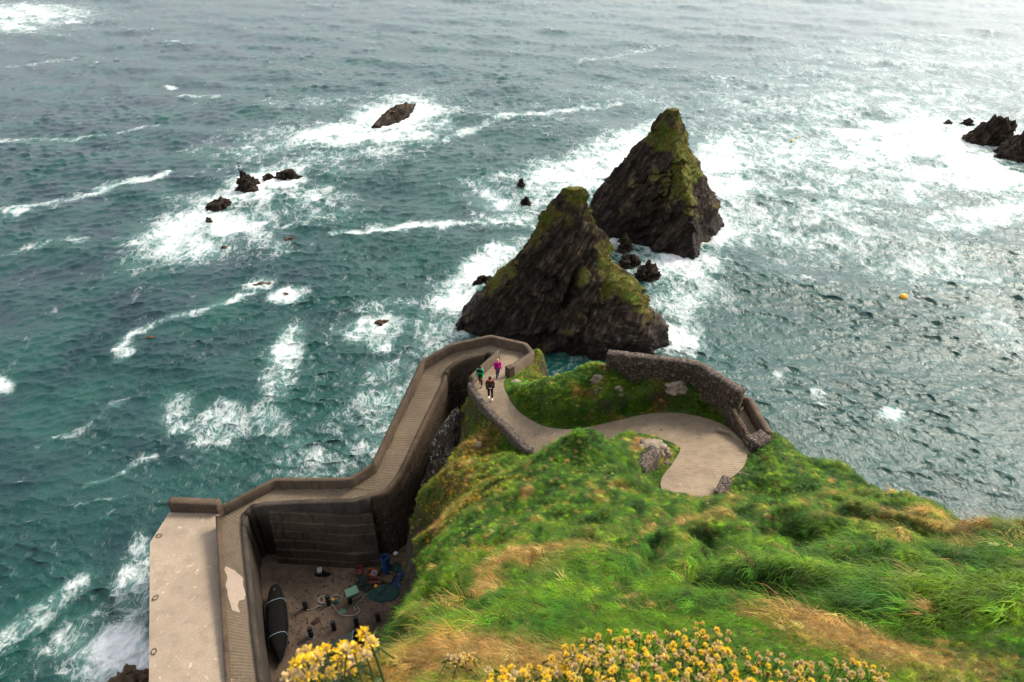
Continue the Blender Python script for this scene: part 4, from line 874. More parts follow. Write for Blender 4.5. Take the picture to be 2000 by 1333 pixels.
# green tarpaulin ridge
root = bpy.data.objects.new('tarpaulin_shelter', None); COL.objects.link(root); root['label'] = 'low ridged shelter under dull green tarpaulin at the bottom of the yard'; root['category'] = 'shelter'
ra, rb = P(690, 1232, YT+1.0), P(680, 1330, YT+1.0); la, lb = P(629, 1262, YT), P(612, 1370, YT); qa, qb = P(738, 1252, YT), P(745, 1360, YT)
for nm, A, B, Cc, D_, mt in (('left_sheet', ra, rb, la, lb, M_tarp), ('right_sheet', ra, rb, qa, qb, M_tar)):
    V = np.array([[(A*(1-u)+B*u)*(1-w)+(Cc*(1-u)+D_*u)*w for w in np.linspace(0, 1, 12)] for u in np.linspace(0, 1, 16)]); V[..., 2] += .05*fbm(V.reshape(-1, 3)*1.3, 3).reshape(16, 12)
    link(nm, mesh_np(nm, V.reshape(-1, 3), grid_faces(16, 12), mt, True), root)
mb = MB(); mb.add([ra-[0, 0, .01], la, qa], [(0, 1, 2)]); link('gable', mb.mesh('gable', M_tar), root)
mb = MB(); mb.tube([ra+[0, 0, .02], (ra+rb)/2+[0, 0, .0], rb], .04, 6); link('ridge_rope', mb.mesh('ridge_rope', M_ropeb), root)
# buoys at sea
bo = plain('buoy_orange', (.90, .40, .008), .4, .1)
o = ball('mooring_buoy', P(1764, 580, .25), .42, bo, 'large orange mooring buoy on the open water at right', 'buoy', eye=True); o.rotation_euler = (.3, .5, 0)
ball('pot_marker', P(1546, 275, .1), .22, bo, 'tiny orange marker float far out beyond the stacks', 'buoy'); ball('pot_marker', P(1556, 269, .1), .16, bo, 'second tiny orange marker float just behind the first', 'buoy')

# ------------------------------------------------------------------ stones and slabs round the path
def stone(px, py, w, h, lab, seed, mt=None, depth=.6, rot=0., grp='pale stones round the loop'):
    p = hit(px, py); rr = np.random.default_rng(seed); n = 9; th = np.arange(n)*2*math.pi/n; rad = rr.uniform(.7, 1.15, n)
    def ring(s): return [(p[0]+w*s*rad[k]*math.cos(th[k]+rot), p[1]+w*depth*s*rad[k]*math.sin(th[k]+rot)) for k in range(n)]
    v, F = loft_rock([(p[2]-.3, ring(1.05)), (p[2]+h*.25, ring(.95)), (p[2]+h*.6, ring(.66)), (p[2]+h*.75, ring(.25))], 48, 22, (.5, .3, -.6), .22, .08*min(w/.3, 1.3), .2*min(w/.3, 1.3), float(seed), fr_=w*.5, sc=.14)
    return link('stone', mesh_np('stone', v, F, mt or M_pale), label=lab, cat='stone', group=grp)
M_pale = concrete('pale_stone', (.27, .21, .155), (.19, .145, .105), (.08, .06, .045), 2.0, .8, .4)
for k, (x, y, w, h, l) in enumerate([(1292, 843, .22, .18, 'small white stone on the far rim of the mound'), (1272, 842, .2, .15, 'pale stone left of the white one on the mound'), (1293, 885, .32, .3, 'largest pale stone on the mound beside the wall stub'), (1272, 872, .8, .22, 'flat bare slab on top of the mound'), (1300, 905, .3, .3, 'pale stone just below the largest on the mound'),
                                     (1328, 757, .65, .55, 'broad white rock face in the bank under the stone wall'), (1165, 742, .3, .5, 'upper pale outcrop in the grassy hump'), (1168, 765, .28, .4, 'middle pale outcrop in the grassy hump'), (1208, 762, .25, .35, 'lower pale outcrop in the grassy hump'), (1005, 748, .35, .25, 'pale slab at the corner of the path by the parapet end'), (1398, 775, .2, .2, 'small white stone at the foot of the stone wall'),
                                     (936, 872, .22, .5, 'white upright stone in the flowery slope'), (884, 935, .2, .6, 'white stone low on the flowery slope'), (1448, 928, .3, .15, 'flat stone where the grass meets the loop')]): stone(x, y, w, h, l, 60+k)
# lichen-spotted crag beside the ramp
m, nt, b = mat_new('lichen_crag'); g = pos(nt)
s1 = noise(nt, N(nt, 'VectorMath', {0: g, 1: (1, 1, .5)}, operation='MULTIPLY'), 3.2, 7, .7, .4); rc = ramp(nt, s1, [(.35, (.012, .009, .007)), (.6, (.06, .045, .033)), (.8, (.12, .095, .07))])
sp_ = noise(nt, g, 4.5, 6, .75, .6); cl = mth(nt, 'MULTIPLY', maprange(nt, sp_, .52, .62), maprange(nt, noise(nt, g, .8, 2), .42, .55))
nt.links.new(mix(nt, cl, rc, (.42, .38, .32)), b.inputs['Base Color']); b.inputs['Roughness'].default_value = .95; b.inputs['Specular IOR Level'].default_value = .12; bump(nt, b, s1, 1, .2)
cr = [(3, [(-7.2, 34.0), (-4.0, 33.0), (-2.5, 35), (-3.4, 38), (-5.2, 38.6), (-7, 36.5)]), (8, [(-6.6, 34.6), (-4.2, 33.6), (-3.0, 35), (-3.4, 37.6), (-5.0, 38.2), (-6.3, 36.5)]), (11, [(-5.8, 35.4), (-4.2, 34.6), (-3.3, 35.4), (-3.4, 37.4), (-4.6, 37.9), (-5.4, 36.8)]), (12.6, [(-4.9, 36.0), (-4.1, 35.4), (-3.5, 36), (-3.6, 37.2), (-4.3, 37.5)]), (13.4, [(-4.3, 36.3), (-4, 36), (-3.7, 36.3), (-3.9, 36.9)])]
v, F = loft_rock(cr, 160, 90, (.7, .1, .4), .6, .35, .5, 5.5); link('crag', mesh_np('crag', v, F, m), label='dark crag speckled with white lichen between the ramp and the slope', cat='rock')

# ------------------------------------------------------------------ people
def skinned(name, joints, bones, mat, parent, sub=2, root=None):
    idx = {k: i for i, k in enumerate(joints)}; me = bpy.data.meshes.new(name)
    me.from_pydata([joints[k][0] for k in joints], [(idx[a], idx[b]) for a, b in bones], []); me.materials.append(mat)
    o = bpy.data.objects.new(name, me); COL.objects.link(o); o.parent = parent
    sk = o.modifiers.new('skin', 'SKIN'); sk.use_smooth_shade = True
    for k, i in idx.items():
        r_ = joints[k][1]; me.skin_vertices[0].data[i].radius = r_ if hasattr(r_, '__len__') else (r_, r_)
    me.skin_vertices[0].data[idx[root] if root else 0].use_root = True
    s = o.modifiers.new('sub', 'SUBSURF'); s.levels = sub; s.render_levels = sub
    return o
M_skin = plain('skin', (.50, .28, .19), .6, .1)
def person(px, py, z, H, yaw, lab, coat, leg, shoe, hairm, hat=None, coat_len=.42, stride=.22, yoke=None, hem=None, bend=.0, backpack=None, scarf=None, arms=(.15, -.15)):
    s = H/1.75; root = bpy.data.objects.new('person', None); COL.objects.link(root); root.location = [float(v) for v in P(px, py, z)]; root.rotation_euler = (0, 0, yaw); root.scale = (s, s, s)
    root['label'] = lab; root['category'] = 'person'
    # faces -Y; x to its left
    hd = -bend; J = {'pel': ((0, 0, .95), (.13, .10)), 'waist': ((0, hd*.2, 1.10), (.12, .09)), 'chest': ((0, hd*.5, 1.30), (.15, .105)), 'neckb': ((0, hd*.8, 1.46), (.07, .07)), 'neck': ((0, hd*.95-.01, 1.53), .05), 'headc': ((0, hd*1.1-.03, 1.63), (.078, .092)), 'headt': ((0, hd*1.1-.02, 1.72), (.062, .07))}
    B = [('pel', 'waist'), ('waist', 'chest'), ('chest', 'neckb'), ('neckb', 'neck'), ('neck', 'headc'), ('headc', 'headt')]
    JL = {}; JA = {}
    for sd, nm in ((1, 'l'), (-1, 'r')):
        st = stride*sd; ar = arms[0] if sd > 0 else arms[1]
        JL[nm] = [(sd*.10, 0, .90), (sd*.10, -st*.45-.03, .50), (sd*.10, -st+(.04 if st < 0 else 0), .09+(.04 if st < 0 else 0))]
        JA[nm] = [(sd*.19, hd*.7, 1.41), (sd*.235, hd*.6+.03, 1.14), (sd*.225, hd*.5-.10-ar, .92), (sd*.215, hd*.5-.14-ar, .85)]
        for k, (p, r_) in enumerate(zip(JL[nm], ((.085), (.058), (.042)))): J[nm+'leg%d' % k] = (p, r_)
        for k, (p, r_) in enumerate(zip(JA[nm], (.055, .042, .030, .032))): J[nm+'arm%d' % k] = (p, r_)
        B += [('pel', nm+'leg0'), (nm+'leg0', nm+'leg1'), (nm+'leg1', nm+'leg2'), ('neckb', nm+'arm0'), (nm+'arm0', nm+'arm1'), (nm+'arm1', nm+'arm2'), (nm+'arm2', nm+'arm3')]
        for f_ in range(4):
            J[nm+'f%d' % f_] = ((JA[nm][3][0]-sd*.012+sd*.0, JA[nm][3][1]-.03+.02*f_, JA[nm][3][2]-.085+.01*abs(f_-1)), .010); B.append((nm+'arm3', nm+'f%d' % f_))
        J[nm+'th'] = ((JA[nm][3][0]-sd*.03, JA[nm][3][1]-.05, JA[nm][3][2]-.03), .011); B.append((nm+'arm3', nm+'th'))
        J[nm+'toe'] = ((JL[nm][2][0], JL[nm][2][1]-.14, JL[nm][2][2]-.04), .035); B.append((nm+'leg2', nm+'toe'))
    J['nose'] = ((0, hd*1.1-.135, 1.62), .014); B.append(('headc', 'nose'))
    skinned('body', J, B, M_skin, root, 1, 'pel')
    zl = .95-coat_len+.42
    cj = {'pel': ((0, .0, zl), (.185, .145)), 'waist': ((0, hd*.2, 1.10), (.165, .13)), 'chest': ((0, hd*.5, 1.30), (.195, .145)), 'neckb': ((0, hd*.8, 1.47), (.11, .10))}
    cb = [('pel', 'waist'), ('waist', 'chest'), ('chest', 'neckb')]
    for nm in ('l', 'r'):
        for k, r_ in enumerate((.085, .068, .052)): cj[nm+'arm%d' % k] = (JA[nm][k], r_)
        cb += [('neckb', nm+'arm0'), (nm+'arm0', nm+'arm1'), (nm+'arm1', nm+'arm2')]
    skinned('coat', cj, cb, coat, root, 2, 'waist')
    tj = {'pel': ((0, 0, .93), (.15, .12))}; tb = []
    for nm in ('l', 'r'):
        for k, r_ in enumerate((.105, .075, .062)): tj[nm+'leg%d' % k] = (JL[nm][k], r_)
        tb += [('pel', nm+'leg0'), (nm+'leg0', nm+'leg1'), (nm+'leg1', nm+'leg2')]
    skinned('trousers', tj, tb, leg, root, 2, 'pel')
    for nm in ('l', 'r'):
        mb = MB(); p = np.array(JL[nm][2]); th = np.linspace(0, 1, 6)
        mb.tube(np.stack([p[0]+0*th, p[1]+.07-.26*th, p[2]-.035-.008*th], -1), [.035, .052, .055, .052, .045, .02], 8); link('shoe', mb.mesh('shoe', shoe, True), root)
    hc = np.array([0, hd*1.1-.015, 1.66]); mb = MB()
    mb.lathe([(.02, .125), (.07, .105), (.098, .05), (.104, 0), (.098, -.05), (.09, -.08)], 14, hc, False); link('hat' if hat else 'hair', mb.mesh('hair', hat or hairm, True), root)
    for sd in (-1, 1):
        mb = MB(); mb.lathe([(.001, -.012), (.01, 0), (.001, .012)], 6, (sd*.032, hd*1.1-.118, 1.645)); link('eye', mb.mesh('eye', M_post), root)
    if scarf: mb = MB(); mb.tube([(.11*math.cos(x), hd*.9+.1*math.sin(x)-.01, 1.50) for x in np.linspace(0, 6.28, 14)], .032, 8, False); link('scarf', mb.mesh('scarf', scarf, True), root)
    if yoke:
        mb = MB(); mb.lathe([(.235, 1.26), (.25, 1.36), (.20, 1.46), (.10, 1.53)], 16, (0, hd*.6, 0), False); v_ = mb.v[0]; v_[:, 1] = (v_[:, 1]-hd*.6)*.72+hd*.6; link('shoulder_yoke', mb.mesh('shoulder_yoke', yoke, True), root)
    if hem: mb = MB(); mb.lathe([(.19, zl-.03), (.195, zl+.05)], 16, cap=False); mb.v[0][:, 1] *= .8; link('shirt_hem', mb.mesh('shirt_hem', hem, True), root)
    return root
cloth = lambda n, c: plain(n, c, .9, .25, 0, .1, 14)
K_brown, K_black, K_white, K_green, K_navy, K_pink, K_jean = cloth('brown_wool', (.045, .032, .018)), cloth('black_cloth', (.008, .008, .009)), cloth('white_cloth', (.7, .68, .64)), cloth('green_nylon', (.01, .26, .09)), cloth('navy_nylon', (.015, .016, .03)), cloth('magenta_nylon', (.45, .006, .19)), cloth('blue_denim', (.035, .05, .085))
K_boot, K_hairb, K_hairg, K_red = cloth('tan_boot', (.12, .045, .02)), cloth('dark_hair', (.02, .013, .01)), cloth('cream_hat', (.42, .30, .18)), cloth('red_scarf', (.45, .03, .03))
person(958, 779, 16.32, 1.84, R(4), 'person in a dark brown jacket and white shoes walking up the path', K_brown, K_black, K_white, K_hairb, stride=.07, hem=K_white, scarf=K_red, arms=(.02, .12))
person(939, 752, 15.72, 1.76, R(-12), 'person in a green and navy jacket beside the parapet', K_green, K_black, K_boot, K_hairb, stride=.16, yoke=K_navy, bend=.14, arms=(.2, .2))
person(972, 738, 15.52, 1.68, R(18), 'person in a long magenta coat with a pale hat', K_pink, K_jean, K_boot, K_hairb, hat=K_hairg, coat_len=.74, stride=-.18, bend=.06, arms=(.12, .0))
# ------------------------------------------------------------------ grass, leaves and flowers
def leafmat(name, base=None, trans=.35, inst=True, rough=.6):
    m = bpy.data.materials.new(name); m.use_nodes = True; nt = m.node_tree; b = nt.nodes['Principled BSDF']; out = nt.nodes['Material Output']
    if inst:
        col = attrn(nt, 'col', 0, True)
    else: col = mix(nt, noise(nt, pos(nt), 6), base, tuple(x*.45 for x in base))
    nt.links.new(col, b.inputs['Base Color']); b.inputs['Roughness'].default_value = rough; b.inputs['Specular IOR Level'].default_value = .18
    tr = nt.nodes.new('ShaderNodeBsdfTranslucent'); nt.links.new(col, tr.inputs[0])
    mx = nt.nodes.new('ShaderNodeMixShader'); mx.inputs[0].default_value = trans
    nt.links.new(b.outputs[0], mx.inputs[1]); nt.links.new(tr.outputs[0], mx.inputs[2]); nt.links.new(mx.outputs[0], out.inputs[0])
    return m
M_blade = leafmat('grass_blade', trans=.28); M_leaf = leafmat('small_leaf', trans=.35)
def tuft(name, nb, L, width, spread, lean, curl, seed, mat, seed_head=0):
    r = np.random.default_rng(seed); V = []; F4 = []; F3 = []; n = 0
    for k in range(nb):
        a = r.uniform(0, 2*math.pi); rad = spread*math.sqrt(r.uniform()); bx, by = rad*math.cos(a), rad*math.sin(a)
        l = L*r.uniform(.55, 1.1); da = r.normal(0, .6); dirx, diry = math.cos(da), math.sin(da); ln = lean*r.uniform(.4, 1.5)+.15*r.normal()
        w = width*r.uniform(.6, 1.2); px_, py_ = -diry, dirx
        for j, u in enumerate((0, .4, .75)):
            th = ln*u+curl*u*u*r.uniform(.7, 1.3); x = bx+dirx*l*u*math.sin(th); y = by+diry*l*u*math.sin(th); z = l*u*math.cos(th)-.02
            ww = w*(1, .85, .5)[j]/2; V += [(x-px_*ww, y-py_*ww, z), (x+px_*ww, y+py_*ww, z)]
        th = ln+curl; V.append((bx+dirx*l*math.sin(th), by+diry*l*math.sin(th), l*math.cos(th)))
        F4 += [(n, n+1, n+3, n+2), (n+2, n+3, n+5, n+4)]; F3.append((n+4, n+5, n+6)); n += 7
        if k < seed_head:
            t_ = np.array(V[-1]); c = t_-np.array([dirx, diry, 0])*.0
            for q_ in range(3):
                aa = q_*2.1; o1 = np.array([math.cos(aa), math.sin(aa), 0])*w*.55
                V += [tuple(t_-[0, 0, .05]), tuple(t_+o1), tuple(t_+[0, 0, .045])]; F3.append((n, n+1, n+2)); n += 3
    return mesh_np(name, np.array(V), [np.array(F4), np.array(F3)], mat)
def leafclump(name, nb, rad, size, seed, mat):
    r = np.random.default_rng(seed); V = []; F = []; n = 0
    for k in range(nb):
        d = r.normal(size=3); d[2] = abs(d[2]); d /= np.linalg.norm(d); c = d*rad*r.uniform(.5, 1); c[2] *= .7; s = size*r.uniform(.6, 1.3)
        t = np.cross(d, r.normal(size=3)); t /= np.linalg.norm(t); u = np.cross(d, t)+d*.5*r.normal(); u /= np.linalg.norm(u)
        V += [tuple(c-t*s), tuple(c+u*s*.55+d*s*.15), tuple(c+t*s), tuple(c-u*s*.55+d*s*.15)]; F.append((n, n+1, n+2, n+3)); n += 4
    return mesh_np(name, np.array(V), np.array(F), mat)
def source(me): return bpy.data.objects.new(me.name, me)
SRC = {'fine': [source(tuft('blade_tuft', 38, .36, .011, .13, .6, .8, 1, M_blade)), source(tuft('blade_tuft', 38, .34, .011, .14, .55, .9, 2, M_blade)), source(tuft('blade_tuft', 34, .44, .010, .12, .5, .9, 3, M_blade, 5))],
       'near': [source(tuft('near_tuft', 34, .26, .0042, .06, .3, .9, 4, M_blade)), source(tuft('near_tuft', 34, .30, .0038, .06, .4, .8, 5, M_blade, 5)), source(tuft('near_tuft', 30, .22, .0046, .05, .3, 1.1, 6, M_blade))],
       'leaf': [source(leafclump('leaf_clump', 46, .22, .05, 7, M_leaf)), source(leafclump('leaf_clump', 40, .18, .042, 8, M_leaf))],
       'moss': [source(leafclump('moss_clump', 30, .16, .055, 9, M_leaf)), source(tuft('moss_tuft', 26, .22, .016, .12, .35, .6, 10, M_blade))]}
def scatter(name, pts, rot, scl, col, srcs, label):
    me = bpy.data.meshes.new(name); me.vertices.add(len(pts)); me.vertices.foreach_set('co', np.asarray(pts, np.float32).ravel())
    attr(me, 'rot', rot, 'FLOAT_VECTOR'); attr(me, 'scl', scl); attr(me, 'col', col, 'FLOAT_COLOR'); attr(me, 'pick', rng.integers(0, len(srcs), len(pts)), 'INT')
    o = link(name, me, kind='stuff', label=label)
    ng = bpy.data.node_groups.new(name, 'GeometryNodeTree'); ng.interface.new_socket('Geometry', in_out='INPUT', socket_type='NodeSocketGeometry'); ng.interface.new_socket('Geometry', in_out='OUTPUT', socket_type='NodeSocketGeometry')
    nn = ng.nodes; gi = nn.new('NodeGroupInput'); go = nn.new('NodeGroupOutput'); jn = nn.new('GeometryNodeJoinGeometry'); mp = nn.new('GeometryNodeMeshToPoints')
    ng.links.new(gi.outputs[0], mp.inputs[0])
    def na(nm, dt):
        a = nn.new('GeometryNodeInputNamedAttribute'); a.data_type = dt; a.inputs[0].default_value = nm; return a.outputs[0]
    ip = nn.new('GeometryNodeInstanceOnPoints')
    for so in reversed(srcs):
        oi = nn.new('GeometryNodeObjectInfo'); oi.inputs[0].default_value = so; oi.inputs['As Instance'].default_value = True; ng.links.new(oi.outputs['Geometry'], jn.inputs[0])
    ng.links.new(mp.outputs[0], ip.inputs['Points']); ng.links.new(jn.outputs[0], ip.inputs['Instance']); ip.inputs['Pick Instance'].default_value = True
    ng.links.new(na('pick', 'INT'), ip.inputs['Instance Index']); er = nn.new('FunctionNodeEulerToRotation'); ng.links.new(na('rot', 'FLOAT_VECTOR'), er.inputs[0]); ng.links.new(er.outputs[0], ip.inputs['Rotation']); ng.links.new(na('scl', 'FLOAT'), ip.inputs['Scale'])
    ng.links.new(ip.outputs[0], go.inputs[0]); md = o.modifiers.new('scatter', 'NODES'); md.node_group = ng
    return o
def at_grid(a, x, y):
    i = np.clip(((x-GX0)/GS).astype(int), 0, NX-1); j = np.clip(((y-GY0)/GS).astype(int), 0, NY-1); return a.reshape((NX, NY)+a.shape[1:])[i, j]
def candidates(n, x0, x1, y0, y1, zmargin=450):
    x = rng.uniform(x0, x1, n); y = rng.uniform(y0, y1, n); z = ground(x, y)
    u, v, d = to_px(np.stack([x, y, z], -1)); ok = (u > -zmargin) & (u < 2000+zmargin) & (v > -200) & (v < 1333+zmargin) & (d > .3)
    return x[ok], y[ok], z[ok]
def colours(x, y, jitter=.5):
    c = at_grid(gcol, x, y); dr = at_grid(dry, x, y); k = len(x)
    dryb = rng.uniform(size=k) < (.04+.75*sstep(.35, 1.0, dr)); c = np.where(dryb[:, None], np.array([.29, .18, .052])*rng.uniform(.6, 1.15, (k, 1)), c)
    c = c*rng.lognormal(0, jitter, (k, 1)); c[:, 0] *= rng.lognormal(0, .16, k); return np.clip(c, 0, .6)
def lay(name, n, box, kind, smin, smax, lab, cond, tilt=.55, zoff=0.0, jitter=.5):
    x, y, z = candidates(n, *box); g_ = at_grid(grassy, x, y); sl = at_grid(slope, x, y)
    g_ = np.where(at_grid(pd, x, y) < .4, sstep(.10, .2, at_grid(pd, x, y)+.1*at_grid(nz2, x, y))*(1-at_grid(rock, x, y)), g_) if kind == 'fine' else g_
    keep = (rng.uniform(size=len(x)) < g_*cond(x, y, z)); x, y, z = x[keep], y[keep], z[keep]
    nr = at_grid(gnor, x, y); yaw = rng.normal(4.0, .55, len(x))
    tx = -nr[:, 1]*tilt+rng.normal(0, .12, len(x)); ty = nr[:, 0]*tilt+rng.normal(0, .12, len(x))
    rot = np.stack([tx, ty, yaw], -1); sc = rng.uniform(smin, smax, len(x))*np.clip(.75+.5*at_grid(nz1, x, y), .5, 1.4)
    return scatter(name, np.stack([x, y, z+zoff], -1), rot, sc, colours(x, y, jitter), SRC[kind], lab)
dist = lambda x, y, z: np.sqrt(x*x+y*y+(z-HC)**2)
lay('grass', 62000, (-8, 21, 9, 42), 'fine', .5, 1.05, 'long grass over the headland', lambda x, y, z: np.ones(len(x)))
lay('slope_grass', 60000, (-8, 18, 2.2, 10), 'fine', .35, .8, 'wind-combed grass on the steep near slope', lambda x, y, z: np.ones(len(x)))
lay('verge_grass', 52000, (-4.5, 6.5, .1, 3.6), 'near', .32, .62, 'fine dry grass at the cliff edge', lambda x, y, z: np.ones(len(x)))
def verge(x, y, z):
    d_ = at_grid(pd, x, y); t_ = at_grid(ptt, x, y); return np.where((d_ < .55) & (t_ < 18.5), 1.0, 0.0)
lay('verge_tufts', 200000, (-4, 18, 18, 40), 'fine', .28, .6, 'short grass creeping over the path edges', verge)
def leafcond(x, y, z):
    w = np.zeros(len(x))
    for px, py, r, a in [(1130, 860, 1.4, 1.0), (1090, 900, 1.3, .7), (1190, 860, .9, .8), (980, 1000, 1.2, .2), (900, 1080, 1.6, .2), (860, 1150, 1.2, .25), (950, 970, .9, .6), (880, 930, 2.6, .28), (930, 850, 1.8, .3), (1080, 1230, .5, .5), (1060, 800, 1.6, .4), (1150, 790, 1.5, .35), (1350, 790, 1.2, .2)]:
        h = hit(px, py); w = np.maximum(w, a*np.exp(-((x-h[0])**2+(y-h[1])**2)/(r*r)))
    return w
lay('leafy_herbs', 9500, (-8, 14, 3, 36), 'leaf', .5, 1.15, 'low leafy herbs among the grass', leafcond, 1.0, .04, .3)
# weeds along the foot of the ramp parapet, and litter on the yard floor
tw, sw_, wi, wo = edges(.05, 20, 34); sel = rng.uniform(size=len(tw)) < .75*sstep(-.1, .35, fbm(xyz(sw_/1.4, 0, 2.), 2)); k = sel.sum()
scatter('ramp_weeds', (wo+(wi-wo)*rng.uniform(.0, .06, (len(tw), 1)))[sel], np.stack([rng.normal(0, .2, k), rng.normal(0, .2, k), rng.uniform(0, 6, k)], -1), rng.uniform(.15, .42, k), np.array([.05, .11, .006])*rng.lognormal(0, .4, (k, 1)), SRC['fine'], 'weeds along the foot of the ramp parapet')
mb = MB()
for q_ in range(420):
    u_ = random.random(); px, py = (random.gauss(728, 28), random.gauss(1135, 22)) if u_ < .5 else (random.uniform(560, 760), random.uniform(1090, 1260))
    c = P(px, py, YT+.03); mb.box(c, (random.uniform(.03, .16), random.uniform(.03, .10), random.uniform(.02, .08)), random.uniform(0, 6), .8, .008)
link('yard_litter', mb.mesh('yard_litter', concrete('litter_bits', (.10, .08, .06), (.03, .03, .028), (.01, .009, .008), 4.0)), kind='stuff', label='small stones and scraps scattered over the yard floor')
# moss and turf clinging to the stacks
P_, C_, S_, R_ = [], [], [], []
for v, nr, ms in STACKS:
    pr = np.clip((ms-.42)*1.6, 0, 1)*(v[:, 2] > 3); i = np.nonzero(rng.uniform(size=len(v)) < pr*.30)[0]
    P_.append(v[i]-nr[i]*.02); k = len(i); R_.append(np.stack([-nr[i, 1]*.9+rng.normal(0, .2, k), nr[i, 0]*.9+rng.normal(0, .2, k), rng.uniform(0, 6.3, k)], -1)); S_.append(rng.uniform(.35, 1.15, k))
    t = rng.uniform(size=(k, 1)); hue = (fbm(v[i]/1.4+3, 3) > .25)[:, None]; c = np.where(hue, np.array([.045, .10, .006]), np.array([.13, .105, .016])*(1-t)+np.array([.085, .062, .016])*t); C_.append(c*rng.lognormal(0, .3, (k, 1)))
scatter('stack_moss', np.concatenate(P_), np.concatenate(R_), np.concatenate(S_), np.concatenate(C_), SRC['moss'], 'moss and thrift turf on the sea stacks')
# yellow-flowering cushions on the cliff slope
x, y, z = candidates(30000, -8, 2, 18, 41); gd = at_grid(gold, x, y)*at_grid(grassy, x, y); cl_ = sstep(.05, .5, fbm(xyz(x/.9, y/.9, z/.9), 3)); kp = rng.uniform(size=len(x)) < gd*cl_*.55; x, y, z = x[kp], y[kp], z[kp]; k = len(x)
nr = at_grid(gnor, x, y); cc = np.where((rng.uniform(size=k) < .4)[:, None], np.array([.42, .24, .015]), np.array([.13, .12, .02]))*rng.lognormal(0, .3, (k, 1))
scatter('cliff_cushions', np.stack([x, y, z+.1], -1), np.stack([-nr[:, 1]*.8, nr[:, 0]*.8, rng.uniform(0, 6, k)], -1), rng.uniform(.35, .8, k), cc, SRC['leaf'], 'yellow-brown cushion plants on the cliff slope')

# kidney vetch in flower at the cliff edge
def head_mesh(name, seed, c, half):
    r = np.random.default_rng(seed); V = []; F = []; n = 0; ncol = []
    for k in range(46):
        d = r.normal(size=3); d[2] = abs(d[2])*.9+.05; d /= np.linalg.norm(d); base = d*.005; tip = d*.0175*r.uniform(.75, 1.15); t = np.cross(d, r.normal(size=3)); t /= np.linalg.norm(t)
        midp = (base+tip)*.58; w = .0034
        V += [base, midp+t*w, tip+t*w*.5, tip-t*w*.5, midp-t*w]; F.append((n, n+1, n+2, n+3, n+4)); n += 5
        ncol += [half > r.uniform()]*5
    me = bpy.data.meshes.new(name); me.from_pydata([tuple(v) for v in V], [], F); attr(me, 'fade', np.array(ncol, float)); me.materials.append(c); me.update(); return me
m = bpy.data.materials.new('vetch_petal'); m.use_nodes = True; nt = m.node_tree; b = nt.nodes['Principled BSDF']; out = nt.nodes['Material Output']
fd = attrn(nt, 'fade', 2); oi = N(nt, 'ObjectInfo', out=5); colr = mix(nt, fd, mix(nt, oi, (.86, .55, .014), (.88, .63, .035)), mix(nt, oi, (.56, .39, .17), (.64, .49, .26)))
nt.links.new(colr, b.inputs['Base Color']); b.inputs['Roughness'].default_value = .7; tr = nt.nodes.new('ShaderNodeBsdfTranslucent'); nt.links.new(colr, tr.inputs[0]); mx = nt.nodes.new('ShaderNodeMixShader'); mx.inputs[0].default_value = .35
nt.links.new(b.outputs[0], mx.inputs[1]); nt.links.new(tr.outputs[0], mx.inputs[2]); nt.links.new(mx.outputs[0], out.inputs[0])
HEADS = {'y': [head_mesh('flower_head', 1, m, .08), head_mesh('flower_head', 2, m, .3)], 't': [head_mesh('flower_head', 3, m, .8), head_mesh('flower_head', 4, m, 1.0), head_mesh('flower_head', 5, m, .62)]}
M_stem = leafmat('vetch_stem', (.07, .10, .03), .2, False)
STEM = []
for k in range(4):
    mb = MB(); bx, by = [(.02, .01), (-.02, .015), (.01, -.025), (-.012, -.01)][k]; u = np.linspace(0, 1, 5); mb.tube(np.stack([bx*u*u-bx, by*u*u-by, .2*u-.2], -1), .0022, 5)
    for q_ in range(2):
        zc = -.05-.06*q_; a_ = k+q_*2.4; mb.add([(-bx*.5, -by*.5, zc), (-bx*.5+.02*math.cos(a_), -by*.5+.02*math.sin(a_), zc+.012), (-bx*.5+.035*math.cos(a_), -by*.5+.035*math.sin(a_), zc), (-bx*.5+.02*math.cos(a_+.3), -by*.5+.02*math.sin(a_+.3), zc-.006)], [(0, 1, 2, 3)])
    STEM.append(mb.mesh('stem', M_stem))
CALYX = MB().lathe([(.003, -.012), (.008, -.004), (.009, .003), (.005, .007)], 7).mesh('calyx', leafmat('vetch_calyx', (.22, .17, .09), .2, False))
def flower(p, yellow, s, lab, grp):
    o = bpy.data.objects.new('vetch_flower', None); COL.objects.link(o); o.location = [float(v) for v in p]; o.scale = (s, s, s); o.rotation_euler = (random.uniform(-.35, .35), random.uniform(-.35, .35), random.uniform(0, 6.28)); o['label'] = lab; o['category'] = 'flower'; o['group'] = grp
    link('stem', random.choice(STEM), o); h = link('flower_head', random.choice(HEADS['y' if yellow else 't']), o); link('calyx', CALYX, o)
nf = 0
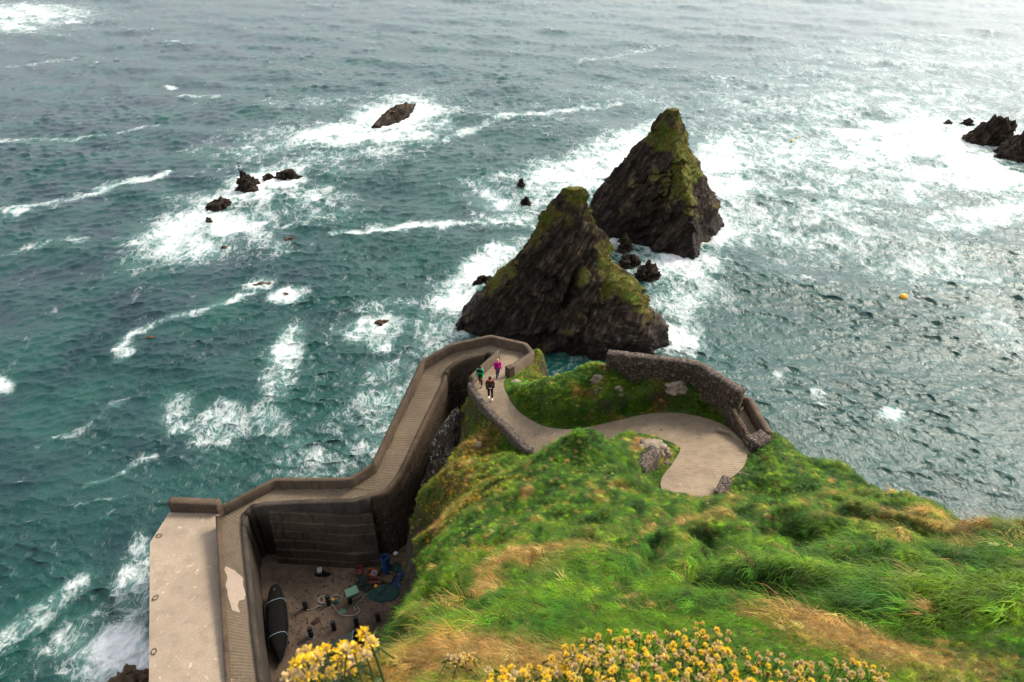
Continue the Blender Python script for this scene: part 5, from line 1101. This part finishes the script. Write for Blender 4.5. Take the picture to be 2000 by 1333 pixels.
def bunch(n, poly, lift, ratio, labs, grp, s=(.85, 1.25), reach=None):
    global nf; k = 0; pl = np.array(poly, float); x0, y0 = pl.min(0); x1, y1 = pl.max(0); tries = 0; got = []
    while k < n and tries < n*60:
        tries += 1; px, py = random.uniform(x0, x1), random.uniform(y0, y1); ins = False; j = len(pl)-1
        for i in range(len(pl)):
            if (pl[i, 1] > py) != (pl[j, 1] > py) and px < (pl[j, 0]-pl[i, 0])*(py-pl[i, 1])/(pl[j, 1]-pl[i, 1])+pl[i, 0]: ins = not ins
            j = i
        if not ins or any((px-a)**2+((py-b)*1.3)**2 < 9**2 for a, b in got): continue
        got.append((px, py)); h = lift*random.uniform(.7, 1.15)
        r_ = ray(px, py); t = np.arange(.8, 8, .01); pp = r_[None]*t[:, None]; pp[:, 2] += HC; bl_ = np.nonzero(pp[:, 2] < ground(pp[:, 0], pp[:, 1])+h)[0]
        if not len(bl_) and not reach: continue
        if reach: pp = [r_*random.uniform(*reach)+np.array([0, 0, HC])]; bl_ = [0]
        ye = random.random() < ratio; fx = (px-x0)/(x1-x0); fy = (py-y0)/(y1-y0); lab_ = (labs[0] if ye else labs[1])+((', left part' if fx < .33 else ', middle part' if fx < .67 else ', right part')+(' upper rim' if fy < .4 else ' centre' if fy < .7 else ' lower rim') if n > 12 else '')
        flower(pp[bl_[0]], ye, random.uniform(*s), lab_, grp+(' in bright yellow' if ye else ' gone over to tan')); k += 1; nf += 1
bunch(40, [(700, 1228), (735, 1240), (742, 1266), (700, 1302), (640, 1336), (528, 1338), (560, 1300), (590, 1268), (640, 1264), (665, 1268)], .2, .72, ('bright yellow flower head of the loose clump at bottom left', 'faded tan flower head of the loose clump at bottom left'), 'flower heads of the loose left clump', (.85, 1.2), (1.5, 1.8))
bunch(180, [(940, 1340), (960, 1295), (1010, 1305), (1060, 1290), (1120, 1255), (1190, 1225), (1260, 1240), (1370, 1215), (1440, 1240), (1440, 1290), (1480, 1340)], .17, .62, ('bright yellow flower head of the dense middle clump', 'faded tan flower head of the dense middle clump'), 'flower heads of the dense middle clump', (.55, .85))
bunch(60, [(1440, 1262), (1500, 1275), (1620, 1290), (1740, 1300), (1770, 1335), (1480, 1340)], .14, .4, ('bright yellow flower head of the low right-hand clump', 'faded tan flower head of the low right-hand clump'), 'flower heads of the low right clump', (.5, .75))
bunch(10, [(870, 1285), (920, 1270), (930, 1290), (890, 1300)], .15, .1, ('yellow flower head alone in the tan grass', 'pale flower head in the tan grass between the clumps'), 'stray flower heads between the clumps', (.6, .9))
bunch(9, [(1115, 1045), (1150, 1020), (1180, 1008), (1185, 1018), (1150, 1040), (1120, 1055)], .25, .0, ('', 'withered tan flower head in the little row on the slope'), 'withered heads on the slope', (3.2, 4.5))
